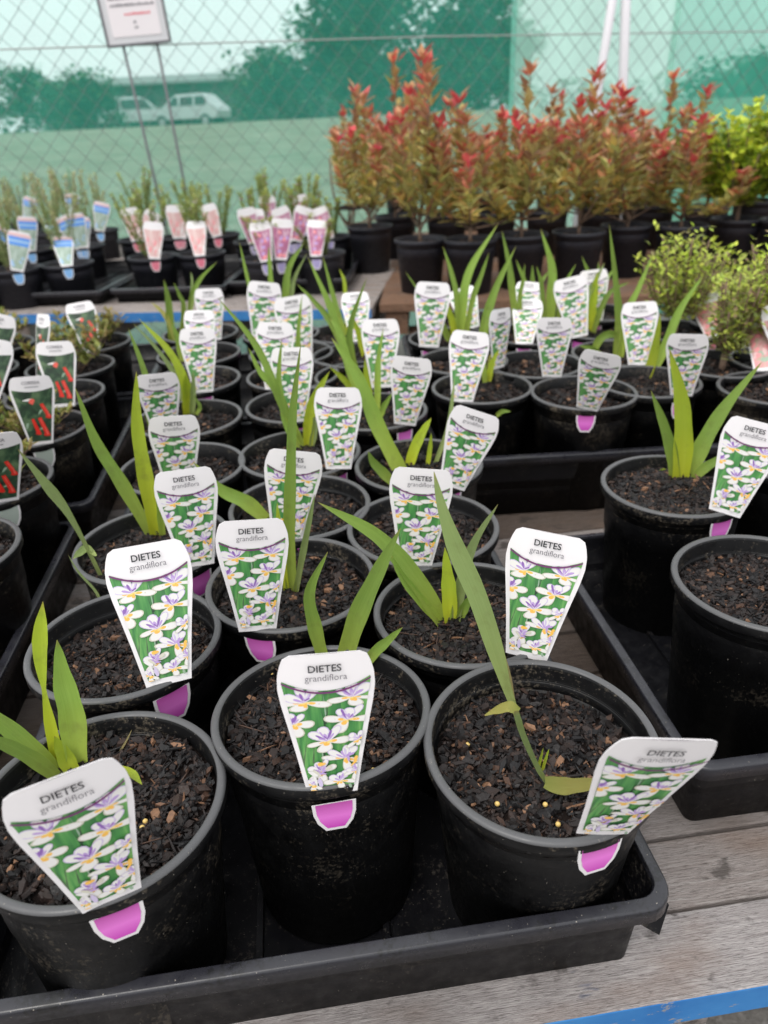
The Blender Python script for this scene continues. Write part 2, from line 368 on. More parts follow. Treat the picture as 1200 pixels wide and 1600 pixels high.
def mulch(seed,n,smin,smax,rad=.0905):
    rnd=random.Random(seed); b=MB(); K=14; S=36
    def hz(x,y): return .006*noise.noise(Vector((x*22+seed,y*22,0)))+.004*noise.noise(Vector((x*60,y*60+seed,3)))-.25*max(0,math.hypot(x,y)-.075)
    vs=[(0,0,hz(0,0))]; fs=[]
    for i in range(1,K+1):
        for k in range(S):
            r=rad*i/K; a=2*math.pi*k/S; x,y=r*math.cos(a),r*math.sin(a); vs.append((x,y,hz(x,y)-.002))
    for k in range(S): fs.append((0,1+k,1+(k+1)%S))
    for i in range(K-1):
        for k in range(S): fs.append((1+i*S+k,1+(i+1)*S+k,1+(i+1)*S+(k+1)%S,1+i*S+(k+1)%S))
    b.add(vs,fs,1)
    nbig=int(n*.16)
    for q in range(n):
        big=q>=n-nbig
        r=(rad-.004)*math.sqrt(rnd.random()); a=rnd.uniform(0,6.283); x,y=r*math.cos(a),r*math.sin(a)
        l=(rnd.uniform(smax*.8,smax*1.45) if big else rnd.uniform(smin,smax*.75)); wd=l*rnd.uniform(.25,.7); th=l*rnd.uniform(.12,.35)
        if rnd.random()<.08: l=rnd.uniform(.014,.034); wd=rnd.uniform(.0012,.0026); th=.0013
        rot=Matrix.Rotation(rnd.uniform(0,6.283),3,'Z')@Matrix.Rotation(rnd.gauss(0,.38),3,'X')@Matrix.Rotation(rnd.gauss(0,.38),3,'Y')
        c=Vector((x,y,hz(x,y)+rnd.uniform(-.0005,.0035)))
        m5=rnd.choice((4,5,5,6)); top=[];bot=[]
        for k in range(m5):
            aa=2*math.pi*(k+rnd.uniform(-.25,.25))/m5; rr=rnd.uniform(.75,1.1)
            px,py=.5*l*rr*math.cos(aa),.5*wd*rr*math.sin(aa)
            top.append(c+rot@Vector((px*.85,py*.85,th*.5*rnd.uniform(.6,1.3)))); bot.append(c+rot@Vector((px,py,-th*.5)))
        for p in top+bot:
            rr=math.hypot(p.x,p.y)
            if rr>.0915: p.x*=.0915/rr; p.y*=.0915/rr
        b.add(top+bot,[tuple(range(m5))]+[(k,k+m5,(k+1)%m5+m5,(k+1)%m5) for k in range(m5)],0)
    return b.mesh('bark_mulch',[M_BARK,M_SOIL])
MUL_N=[mulch(i,3000,.0032,.0125) for i in range(4)]; MUL_F=[mulch(10+i,900,.004,.014) for i in range(3)]
pel=MB(); pel.lathe([(.0001,-.0021),(.0012,-.0017),(.0019,-.0009),(.0021,0),(.0019,.0009),(.0012,.0017),(.0001,.0021)],12,None,True,True)
PEL=pel.mesh('fertiliser_pellet',M_PELLET,True)

# ------------------------------------------------------------------ iris leaves
def spline(pts,n):
    P=[Vector(p) for p in pts]
    if len(P)==2: return [P[0].lerp(P[1],i/n) for i in range(n+1)]
    P=[P[0]*2-P[1]]+P+[P[-1]*2-P[-2]]; out=[]; seg=len(P)-3
    for i in range(n+1):
        t=i/n*seg; k=min(int(t),seg-1); t-=k; a,b,c,d=P[k:k+4]
        out.append(.5*((2*b)+(c-a)*t+(2*a-5*b+4*c-d)*t*t+(3*b-a-3*c+d)*t**3))
    return out
def blade(pts, W, parent, matk='g', twist=0.0, base=.75, prof=None, n=22):
    c=spline([local(parent,p) for p in pts],n); b=MB(); vs=[];uv=[];fs=[]
    campos=local(parent,CAM); tw0=random.uniform(-.35,.35)
    wv=random.uniform(0,6)
    for i,p in enumerate(c):
        t=i/n; tg=(c[min(i+1,n)]-c[max(i-1,0)]).normalized(); vd=(campos-p).normalized()
        side=tg.cross(vd).normalized(); side=(Matrix.Rotation(tw0+twist*t,3,tg)@side)
        nrm=side.cross(tg).normalized()
        if prof: 
            q=t*(len(prof)-1); k=min(int(q),len(prof)-2); ww=prof[k]+(prof[k+1]-prof[k])*(q-k)
        else: ww=(base+(1-base)*min(1,t/.3))*(1-t**2.6)**.9
        h=.5*W*max(ww,.02)*(1+.05*math.sin(wv+t*19)); d=.25*h*2
        for s,k in ((-1,0),(-.5,.62),(0,1),(.5,.62),(1,0)):
            vs.append(p+side*(h*s)-nrm*(d*k)); uv.append((.5+.5*s,t))
    for i in range(n):
        for k in range(4): fs.append((i*5+k,i*5+k+1,i*5+k+6,i*5+k+5))
    b.add(vs,fs,0,uv)
    o=link('leaf',b.mesh('leaf',M_LEAF[matk],True),parent); return o

# ------------------------------------------------------------------ plant tags (shape in label space: width 1 = TW, height 1 = TL)
TW,TL=.074,.130
def card_mat(name,col): 
    m=mat(name,col,.38,.5); bump(m,tnoise(m,35,2),.05,.001); return m
M_CARD=card_mat('white_tag_plastic',(.80,.77,.78)); M_INK=mat('black_ink',(.015,.015,.02),.5); M_INK2=mat('grey_ink',(.16,.15,.17),.5)
M_PURP=mat('purple_line',(.16,.03,.14),.5); M_PETAL=mat('white_petal_print',(.78,.76,.74),.4); M_PETAL2=mat('cream_petal_print',(.62,.60,.50),.4)
M_ORNG=mat('orange_print',(.88,.50,.10),.4); M_YEL=mat('yellow_print',(.88,.68,.25),.4); M_PALEL=mat('pale_lilac_print',(.60,.52,.72),.4); M_LILAC=mat('lilac_print',(.48,.33,.64),.4); M_LILAC2=mat('dark_lilac_print',(.26,.13,.42),.4)
M_RED=mat('red_print',(.72,.03,.02),.4); M_RED2=mat('light_red_print',(.80,.12,.09),.4); M_PINK=mat('pink_print',(.80,.28,.30),.4); M_PINK2=mat('pale_pink_print',(.78,.50,.50),.4)
M_LEAFP=mat('pale_leaf_print',(.30,.42,.30),.4); M_MAG2=mat('magenta_print',(.44,.14,.26),.4); M_BLUEP=mat('blue_print',(.10,.30,.78),.4); M_SKYP=mat('pale_blue_print',(.35,.55,.80),.4)
def streak_mat(name,cols,sc_=(60,8,8)):
    m=mat(name,cols[0],.4); n=tnoise(m,1,3,.55,None,(sc_[0]*1.6,1,sc_[1]*1.6),.8)
    L(m,ramp(m,n,[(.3,cols[0]),(.5,cols[1]),(.7,cols[2])]),BS(m).inputs['Base Color']); return m
M_GREENP=streak_mat('green_leaf_print',((.03,.12,.05),(.07,.26,.07),(.18,.42,.12)),(90,8))
M_DARKP=streak_mat('dark_leaf_print',((.015,.022,.018),(.035,.075,.04),(.14,.22,.11)),(30,25))
M_PINKB=streak_mat('mixed_pink_print',((.55,.20,.20),(.62,.34,.32),(.40,.36,.22)),(60,30))
M_ROSEB=streak_mat('rose_print',((.60,.28,.28),(.68,.46,.44),(.78,.68,.64)),(90,10))
M_MAGB=streak_mat('purple_flower_print',((.22,.06,.15),(.45,.14,.26),(.66,.50,.58)),(70,20))
M_BLUEB=streak_mat('grey_green_print',((.24,.33,.26),(.36,.46,.38),(.50,.58,.54)),(60,20))
def tailgrad():
    m=mat('magenta_tail_print',(.5,.03,.35),.4); tc=N(m,'ShaderNodeTexCoord'); sp=N(m,'ShaderNodeSeparateXYZ'); L(m,tc.outputs['Object'],sp.inputs[0])
    mr=N(m,'ShaderNodeMapRange'); mr.inputs[1].default_value=0; mr.inputs[2].default_value=-.033; L(m,sp.outputs[2],mr.inputs[0])
    L(m,ramp(m,mr.outputs[0],[(0,(.50,.09,.38)),(.5,(.80,.20,.68)),(1,(.56,.05,.46))]),BS(m).inputs['Base Color']); return m
M_TAIL=tailgrad(); M_TAILG=mat('pale_grey_green_tail',(.42,.48,.43),.45); M_TAILP=mat('pink_tail',(.80,.22,.30),.45); M_TAILB=mat('blue_tail',(.25,.50,.85),.45); M_TAILL=mat('lilac_tail',(.40,.35,.60),.45)

def halfw(v):
    pts=[(0,.27),(.06,.285),(.3,.355),(.5,.42),(.66,.475),(.77,.5),(.86,.492),(.93,.46),(.975,.43),(1,.40)]
    for (a,x),(b,y) in zip(pts,pts[1:]):
        if v<=b: return x+(y-x)*(v-a)/(b-a)
    return pts[-1][1]
def bend(x): return .010*(x*x)*4*.25       # gentle curl of the card, metres
def P3(x,v,lay): return (x*TW, -lay*.00012+bend(x), v*TL)
def strip_poly(b, lo, hi, v0, v1, mi, lay, n=24, back=False):
    # a grid between x=lo(v), x=hi(v)
    vs=[];fs=[];K=8
    for i in range(n+1):
        v=v0+(v1-v0)*i/n
        for k in range(K+1):
            x=lo(v)+(hi(v)-lo(v))*k/K; vs.append(P3(x,v,lay))
    for i in range(n):
        for k in range(K):
            q=(i*(K+1)+k,i*(K+1)+k+1,(i+1)*(K+1)+k+1,(i+1)*(K+1)+k); fs.append(q[::-1] if back else q)
    b.add(vs,fs,mi)
def round_top(v,hw):
    if v>.965: 
        t=(v-.965)/.035; return hw-.045*(1-math.sqrt(max(0,1-t*t)))
    return hw
def clip(poly, f):
    out=[]
    for i in range(len(poly)):
        a,b=poly[i],poly[(i+1)%len(poly)]; fa,fb=f(a),f(b)
        if fa>=0: out.append(a)
        if fa*fb<0: t=fa/(fa-fb); out.append((a[0]+(b[0]-a[0])*t,a[1]+(b[1]-a[1])*t))
    return out
INS=.048
def clip_panel(poly, hdr):
    # panel edge lines (convex): right/left through two slopes, bottom, top arc
    for s in (1,-1):
        poly=clip(poly,lambda p:(.285-INS+(p[1]-.06)*.292)-s*p[0])
        poly=clip(poly,lambda p:(.475-INS+(p[1]-.66)*.20)-s*p[0])
        poly=clip(poly,lambda p:(.5-INS)-s*p[0])
    poly=clip(poly,lambda p:p[1]-.05)
    poly=clip(poly,lambda p:hdr(p[0])+.012-p[1])
    return poly
def addpoly(b, poly, mi, lay):
    if len(poly)<3: return
    cx=sum(p[0] for p in poly)/len(poly); cy=sum(p[1] for p in poly)/len(poly)
    n=len(poly); b.add([P3(cx,cy,lay)]+[P3(x,y,lay) for x,y in poly],[(0,1+i,1+(i+1)%n) for i in range(n)],mi)
def petal(cx,cy,ang,ln,wd,sq,rot):
    # teardrop in square units (x in TW) ; squash vertically by sq then rotate
    out=[]
    for k in range(14):
        t=k/14*2*math.pi; r=.5-.5*math.cos(t); x=ln*(.5-.5*math.cos(t)); 
        y=wd*.5*math.sin(t)*(.45+.75*(.5-.5*math.cos(t)))
        X=x*math.cos(ang)-y*math.sin(ang); Y=(x*math.sin(ang)+y*math.cos(ang))*sq
        X2=X*math.cos(rot)-Y*math.sin(rot); Y2=X*math.sin(rot)+Y*math.cos(rot)
        out.append((cx+X2,cy+Y2*TW/TL))
    return out
FLOWERS=[(-.235,.685,.30,.40,.05),(.255,.70,.28,.40,-.05),(-.36,.535,.26,.6,.3),(.20,.545,.27,.75,-.15),(-.02,.405,.27,.65,.2),
 (.15,.27,.24,.6,-.1),(-.11,.185,.20,.7,.4),(.09,.105,.20,.6,0),(.27,.17,.17,.7,.2),(-.20,.09,.14,.7,-.3),(.30,.40,.16,.6,.5)]
def build_tag(kind):
    """returns list of (part name, mesh)"""
    parts=[]; b=MB()
    hw=lambda v: round_top(v,halfw(v))
    strip_poly(b,lambda v:-hw(v),hw,0,1,0,0,40); strip_poly(b,lambda v:-hw(v),hw,0,1,0,-6,40,True)
    # edge
    vs=[];fs=[];n=40
    ring=[(-hw(i/n),i/n) for i in range(n+1)]+[(hw(i/n),i/n) for i in range(n,-1,-1)]
    for x,v in ring: vs+= [P3(x,v,0),P3(x,v,-6)]
    for i in range(len(ring)): 
        j=(i+1)%len(ring); fs.append((2*i,2*i+1,2*j+1,2*j))
    b.add(vs,fs,0)
    parts.append(('card',b.mesh('card',M_CARD)))
    rnd=random.Random(7)
    p=MB()
    if kind=='iris':
        hdr=lambda x:.745+.075*(x/.46)**2; bgm=M_GREENP
    elif kind=='blue':
        hdr=lambda x:.93; bgm=M_BLUEB
    elif kind=='correa':
        hdr=lambda x:.775+.04*(x/.46)**2; bgm=M_DARKP
    else:
        hdr=lambda x:.76+.03*(x/.46)**2; bgm={'pink':M_PINKB,'rose':M_ROSEB,'purple':M_MAGB,'blue':M_BLUEB}[kind]
    # picture panel: polygon fan from clipped big rectangle
    mats=[bgm,M_PETAL,M_PETAL2,M_ORNG,M_LILAC,M_LILAC2,M_RED,M_RED2,M_PINK,M_PINK2,M_LEAFP,M_MAG2,M_BLUEP,M_SKYP,M_CARD,M_DARKP,M_YEL,M_PALEL]
    K=26
    for i in range(K):                                   # columns so the arc and curl are followed
        x0=-.5+i/K; x1=x0+1/K
        addpoly(p,clip_panel([(x0,0),(x1,0),(x1,.95),(x0,.95)],hdr),0,1.5)
    lay=[2.0]
    def P(poly,mi):
        lay[0]+=.06; addpoly(p,clip_panel(poly,hdr),mi,lay[0])
    if kind=='iris':
        for k in range(26):                               # background blades of leaf
            x=rnd.uniform(-.45,.45); y=rnd.uniform(.02,.6); P([(x,y),(x+.02,y),(x+rnd.uniform(-.06,.08),y+rnd.uniform(.15,.3))],rnd.choice((15,10,0,15)))
        for cx,cy,s,sq,rot in FLOWERS:
            s*=1.68; U=rnd.uniform
            for a in (R(-12),R(192),R(265)):                # three broad outer petals
                a+=U(-.35,.35); l=s*.60*U(.8,1.15); wd_=s*U(.24,.40); q=sq*U(.75,1.2)
                P(petal(cx,cy,a,l*1.03,wd_*1.1,q,rot),2); P(petal(cx,cy,a,l*.96,wd_*.88,q,rot),1)
                P(petal(cx,cy,a+U(-.1,.1),l*.42,wd_*.42,q,rot),3)
                P(petal(cx,cy,a+U(-.1,.1),l*.20,wd_*.35,q,rot),16)
            for a in (R(50),R(95),R(135)):                  # upright inner petals
                a+=U(-.3,.3); l=s*.52*U(.75,1.1); wd_=s*U(.18,.30); q=max(sq,.8)
                P(petal(cx,cy,a,l*1.05,wd_*1.12,q,rot),17); P(petal(cx,cy,a,l,wd_*.9,q,rot),1)
                P(petal(cx,cy,a,l*.55,wd_*.30,q,rot),4)
            for k in range(6):
                P(petal(cx+U(-.02,.02),cy+.010,R(90)+U(-1.2,1.2),s*U(.14,.30),s*U(.035,.07),1,rot),rnd.choice((4,17,5,4)))
            P(petal(cx+U(-.02,.02),cy-.004,R(270)+U(-.8,.8),s*.12,s*.09,1,0),3)
        for k in range(16):                                 # loose petals and buds in the lower crowd
            x=rnd.uniform(-.25,.25); y=rnd.uniform(.03,.25); P(petal(x,y,rnd.uniform(0,6.28),rnd.uniform(.07,.15),rnd.uniform(.03,.06),1,0),rnd.choice((1,2,17,4,10,3)))
    elif kind=='correa':
        for k in range(22):
            x=rnd.uniform(-.45,.4); y=rnd.uniform(.2,.75); a=rnd.uniform(0,3.1); P(petal(x,y,a,.17,.06,1,0),rnd.choice((15,10,15,0,15)))
        P(petal(-.26,.665,.1,.24,.07,1,0),1)
        P([(-.04,.60),(.02,.66),(-.02,.69),(-.10,.68),(-.12,.63)],7)
        def bell(x0,y0,x1,y1,w0,w1,mi):
            P([(x0-w0/2,y0),(x0+w0/2,y0+.01),(x1+w1*.45,y1+.02),(x1+w1*.6,y1-.015),(x1,y1-.02),(x1-w1*.6,y1-.005),(x1-w1*.42,y1+.03)],mi)
        bell(.15,.60,.27,.40,.075,.12,6); bell(.17,.58,.28,.42,.02,.035,7)
        bell(.06,.40,.17,.14,.08,.13,6); bell(.07,.38,.18,.16,.02,.04,7)
        bell(-.10,.39,-.02,.17,.06,.11,6); bell(.43,.66,.47,.55,.06,.10,8)
    elif kind=='pink':
        for k in range(30):
            x=rnd.uniform(-.4,.4); y=rnd.uniform(.08,.66); P(petal(x,y,rnd.uniform(0,6),.16,.13,1.3,0),rnd.choice((8,8,9,9,10)))
    elif kind=='rose':
        for k in range(12):
            x=rnd.uniform(-.4,.4); y=rnd.uniform(.08,.66); P(petal(x,y,1.57+rnd.uniform(-.3,.3),.30,.10,1,0),rnd.choice((8,9,1)))
    elif kind=='purple':
        for k in range(14):
            x=rnd.uniform(-.4,.4); y=rnd.uniform(.08,.66); P(petal(x,y,rnd.uniform(0,6),.2,.16,1,0),rnd.choice((11,8,4,11)))
    elif kind=='blue':
        for i in range(20):
            x0=-.5+i/20; x1=x0+.05
            for z0,z1,q in ((.86,.95,9),(.64,.86,12),(.72,.78,13)): 
                l_=3 if q==13 else 2.2; addpoly(p,clip_panel([(x0,z0),(x1,z0),(x1,z1),(x0,z1)],hdr),q,l_)
        lay[0]=3
        for k in range(8):
            x=rnd.uniform(-.3,.3); y=rnd.uniform(.1,.5); P(petal(x,y,rnd.uniform(0,6),.14,.12,1,0),rnd.choice((13,10,10)))
    parts.append(('picture',p.mesh('picture',mats)))
    # purple arc between heading and picture
    if kind=='iris':
        a=MB(); n=28; vs=[]
        for i in range(n+1):
            x=-.455+.91*i/n
            for dv in (-.006,.007): vs.append(P3(x,hdr(x)+dv+.006,18))
        a.add(vs,[(2*i,2*i+2,2*i+3,2*i+1) for i in range(n)]); parts.append(('arc_line',a.mesh('arc_line',M_PURP)))
    return parts
def text_mesh(name, body, size, offset, xc, v, sx, mtl, bar=False):
    cu=bpy.data.curves.new(name,'FONT'); cu.body=body; cu.size=size; cu.offset=offset; cu.align_x='CENTER'; cu.resolution_u=3
    to=bpy.data.objects.new(name,cu); COL.objects.link(to); dg=bpy.context.evaluated_depsgraph_get()
    me=bpy.data.meshes.new_from_object(to.evaluated_get(dg)); bpy.data.objects.remove(to)
    for vt in me.vertices:
        x,y=vt.co.x*sx,vt.co.y; X=x/TW+xc; vt.co=(X*TW,-.00012*20+bend(X),v*TL+y)
    me.materials.clear(); me.materials.append(mtl); me.name=name; return me
TAGS={k:build_tag(k) for k in ('iris','correa','pink','rose','purple','blue')}
TAGS['iris']+=[('heading',text_mesh('heading','DIETES',.0085,.00013,-.01,.895,.98,M_INK)),
               ('subheading',text_mesh('subheading','grandiflora',.0080,-.00002,.0,.835,.92,M_INK2))]
TAGS['correa']+=[('heading',text_mesh('heading','CORREA',.0080,.00010,-.01,.90,.95,M_INK2)),
               ('subheading',text_mesh('subheading','~~~~~~~~',.0070,.00025,.0,.845,.70,M_INK2))]
def tail_mesh(col):
    b=MB(); out=[(-.245,-.0),(.245,-.0),(.238,-.10),(.20,-.19),(.115,-.272),(-.115,-.272),(-.20,-.19),(-.238,-.10)]
    out=[(x,v*.98) for x,v in out]
    f=[(x*TW,0,v*TL) for x,v in out]; k=[(x*TW,.0006,v*TL) for x,v in out]; n=len(out)
    b.add(f+k,[tuple(range(n-1,-1,-1)),tuple(n+i for i in range(n))]+[(i,(i+1)%n,(i+1)%n+n,i+n) for i in range(n)],0)
    ins=[(x*.84,-.0-.0 if v>-.01 else v*.90) for x,v in out]
    b.add([(x*TW,-.0003,v*TL) for x,v in ins],[tuple(range(n-1,-1,-1))],1)
    return b.mesh('tail',[M_CARD,col])
TAILS={'iris':tail_mesh(M_TAIL),'correa':tail_mesh(M_TAILG),'pink':tail_mesh(M_TAILP),'rose':tail_mesh(M_TAILP),'purple':tail_mesh(M_TAILL),'blue':tail_mesh(M_TAILB)}
GROUPS={'iris':'white iris name tags','correa':'red flower name tags','pink':'pink flower name tags','rose':'rose coloured name tags','purple':'purple name tags','blue':'blue name tags'}
def put_tag(kind, label, top, base, pot, rimz=RZ, near=False, wdir=None, yaw=0.0, scale=1.0, rimr=.0985, blend=0.0, smax=1.12):
    """top, base: where the card's top and foot stand; pot: world rim centre"""
    Bp=atz(base[0],base[1],rimz)
    d=(Bp-pot); d.z=0; ang=d.normalized(); Bp=Vector((pot.x,pot.y,rimz))+ang*rimr
    ln=TL*scale; dd=ray(*top).normalized(); o=CAM-Bp
    bq=2*dd.dot(o); cq=o.dot(o)-ln*ln; disc=bq*bq-4*cq
    if disc<0: T=CAM+dd*(-bq/2)
    else:
        r1=(-bq-math.sqrt(disc))/2; r2=(-bq+math.sqrt(disc))/2; c1,c2=CAM+dd*r1,CAM+dd*r2
        T=c1 if near or (c1.z>c2.z and c2.z-rimz<.62*ln) else c2
    if not near:                                     # gentle backward lean, card length within a tenth or so
        h=Vector((Bp.x-CAM.x,Bp.y-CAM.y,0)).normalized(); tc=-bq/2; best=None
        for i in range(-60,61):
            q=CAM+dd*(tc+i*.003); v_=q-Bp; l=v_.length
            cost=14*(l/ln-1)**2+(v_.dot(h)/l-.20)**2
            if best is None or cost<best[0]: best=(cost,q)
        T=best[1]
    ax=(T-Bp); s=min(max(ax.length/TL,scale*.9),scale*smax); ax.normalize()
    if wdir:
        wv=CA*wdir[0]-CB*wdir[1]; wv=wv-_fw*(ax.dot(wv)/ax.dot(_fw)); wv.normalize()
        w0=ax.cross(-(Bp-CAM)).normalized(); w0=w0 if w0.dot(CA)>0 else -w0
        wv=(wv*(1-blend)+w0*blend); wv=(wv-ax*ax.dot(wv)).normalized()
    else:
        wv=ax.cross(-(Bp-CAM)).normalized()
        if wv.dot(CA)<0: wv=-wv
        wv=Matrix.Rotation(yaw,3,ax)@wv
    ny=ax.cross(wv)    # local y points away from the face
    mw=Matrix((wv,ny,ax)).transposed().to_4x4(); 
    mw=Matrix.Translation(Bp-ax*.0008)@mw@Matrix.Diagonal((s,1,s,1))
    t=link('plant_tag',None); t.empty_display_size=.03; t.matrix_world=mw; tag(t,label,'plant tag',GROUPS[kind])
    for nm,me in TAGS[kind]: link(nm,me,t)
    # lower tab hanging outside the pot, below the lip
    tan=Vector((-ang.y,ang.x,0)); 
    if tan.dot(wv)<0: tan=-tan
    dn=(Vector((0,0,1))+ang*.06).normalized(); n2=dn.cross(tan)
    tm=Matrix((tan,n2,dn)).transposed().to_4x4(); tm=Matrix.Translation(Vector((pot.x,pot.y,rimz-.0125))+ang*(rimr-.0005))@tm@Matrix.Diagonal((s,1,s,1))
    tl=link('tail',TAILS[kind],t); tl.matrix_local=mw.inverted()@tm
    return t

# ------------------------------------------------------------------ iris pots
rs=random.Random(11); random.seed(21)
def iris_pot(label, c, near=False, rimz=RZ, soil=-.024, k=0, group='potted irises on the front bench', name='potted_iris', cat='potted plant'):
    t=thing(name,label,cat,(c[0],c[1],rimz-PH),rs.uniform(0,6.28),group)
    link('pot',POT_N if near else POT_F,t,Matrix.Translation((0,0,PH)))
    mm=(MUL_N if near else MUL_F); link('bark_mulch',mm[k%len(mm)],t,Matrix.Translation((0,0,PH+soil)))
    return t
def rim(l,r,v,z=RZ): return atz((l+r)/2,v,z)
def leafpx(t, pts, wpx, k='g', dy=0.0, y0=None, **kw):
    """pts: photo positions root->tip, laid in the upright plane through the plant (dy = lean of the tip towards the bench's far side)"""
    soilz=t.location.z+PH-.024
    if y0 is None: base=atz(pts[0][0],pts[0][1],soilz); 
    else: base=aty(pts[0][0],pts[0][1],y0)
    n=len(pts)-1; flat=kw.pop('flat',None)
    if flat: P=[atz(u,v,soilz+flat[min(i,len(flat)-1)]) for i,(u,v) in enumerate(pts)]
    else: P=[base]+[aty(u,v,base.y+dy*i/n) for i,(u,v) in enumerate(pts) if i>0]
    W=wpx*depth(P[len(P)//2])/F_PX*.90
    return blade(P,W,t,k,**kw)

POT={}
def mk(key, phrase, c, near=False, soil=-.024, k=0, extra=''):
    POT[key]=(iris_pot(phrase,c,near,soil=soil,k=k),Vector((c[0],c[1],RZ)))
    return POT[key][0]
V=lambda x,y:Vector((x,y,RZ))
mk('A','black pot of young iris at the lower left corner, leftmost of the front row',V(-.240,.410),True,-.020,0)
mk('B','middle black pot of the front row, its tag standing straight before three short leaves',V(-.066,.500),True,-.024,1)
mk('C','right pot of the front row, one tall bent leaf and yellow pellets on bark',V(.124,.448),True,-.026,2)
mk('D','iris pot behind the lower left corner pot, leftmost of the second row',V(-.280,.617),True,-.030,3)
mk('E','middle iris pot of the second row with one tall narrow upright leaf',V(-.113,.714),True,-.026,0)
mk('F','right iris pot of the second row with a wide fan and bright yellow heart leaf',V(.083,.640),True,-.024,1)
mk('G','left iris pot of the third row with two long leaves crossing the lip line',V(-.304,.820),True,-.024,2)
mk('H','middle iris pot of the third row, one broad leaf leaning out to its left',V(-.118,.905),True,-.024,3)
mk('I','right iris pot of the third row, almost bare behind its tag',V(.050,.828),True,-.024,0)
mk('K','big bare bark pot cut off by the right edge, nearest in the right tray',V(.424,.668),True,-.022,1)
mk('L','iris pot on the right with a tidy four leaved fan, tag at its right rim',V(.413,.914),True,-.018,2)
def cpos(l,r,v): p=rim(l,r,v); return (p.x,p.y)
mk('L2','iris pot cut off by the right edge, behind the bare bark pot',(.62,.99),False,-.02,0)
mk('G2','fourth iris pot back in the left column',cpos(182,387,728),k=1)
mk('J','fourth iris pot back in the middle column with a yellow green curved fan',cpos(376,560,706),k=2)
mk('O','fourth iris pot back in the right column with a broad leaf leaning far left',cpos(555,753,723),k=0)
mk('G3','fifth iris pot back in the left column with a yellow based fan leaning left',cpos(205,384,651),k=1)
mk('N','fifth iris pot back in the middle column, mostly bare bark',cpos(384,545,630),k=2)
mk('O2','fifth iris pot back in the right column, tag turned slightly right',cpos(499,669,640),k=0)
mk('G4','sixth iris pot back in the left column behind the broad straight tag',cpos(223,383,592),k=1)
mk('N2','sixth iris pot back in the middle column',cpos(385,530,585),k=2)
mk('O3','sixth iris pot back in the right column, its tag tallest of that column',cpos(489,640,585),k=0)
mk('G5','seventh iris pot back in the left column',cpos(238,383,551),k=1)
mk('N3','seventh iris pot back in the middle column',cpos(390,520,550),k=2)
mk('O4','seventh iris pot back in the right column',cpos(487,622,553),k=0)
mk('G6','farthest iris pot of the left column with a spiky fan near the blue edge',cpos(248,378,519),k=1)
mk('N4','farthest iris pot of the middle column with tall leaves above the blue edge',cpos(378,500,520),k=2)
mk('O5','farthest iris pot of the right column with long thin crossing leaves',cpos(477,602,519),k=0)
mk('P','iris pot with clean grey rim at the front of the far right tray',cpos(828,996,611),k=1)
mk('Q','iris pot at the left front corner of the far right tray',cpos(680,826,603),k=2)
mk('P2','iris pot at the front of the far right tray, under the yellow based leaf',cpos(938,1088,594),k=0)
mk('R1','iris pot in the second row of the far right tray, behind the clean rimmed pot',cpos(770,905,567),k=1)
mk('R2','iris pot in the far right tray with an arching leaf beside a dark grid',cpos(900,1030,550),k=2)
mk('S1','iris pot at the far right tray back left with a yellow streaked fan',cpos(638,765,526),k=0)
mk('S2','iris pot in the second row of the far right tray, left side',cpos(655,790,562),k=1)
mk('S3','iris pot at the back of the right trays with a tall green blade',cpos(770,890,520),k=2)
mk('S4','iris pot at the back of the right trays, behind the bright yellow fan',cpos(880,1000,513),k=0)
for key,dx in (('K',0),):
    pass
for key,tx,ty in (('C',2.6,0),('B',-4.6,0),('A',-1.2,1.5),('D',-1.5,.5),('F',-1.5,0)):
    t=POT[key][0]; pc_=t.children[0] if t.children[0].name.startswith('pot') else t.children[1]
    pc_.matrix_local=Matrix.Translation((0,0,PH))@Matrix.Rotation(-t.rotation_euler.z,4,'Z')@Matrix.Rotation(R(tx),4,'X')@Matrix.Rotation(R(ty),4,'Y')
def pellets(key,px):
    t=POT[key][0]
    for u,v in px:
        p=atz(u,v,t.location.z+PH-.0205); q=local(t,p); link('fertiliser_pellet',PEL,t,Matrix.Translation(q))
pellets('C',[(731,1163),(777,1256),(852,1257),(872,1288)])
pellets('B',[(583,1203),(424,1052)]); pellets('A',[(227,1283),(222,1293)]); pellets('L',[(1017,755),(1014,784)]); pellets('K',[(1097,917),(1107,922)])

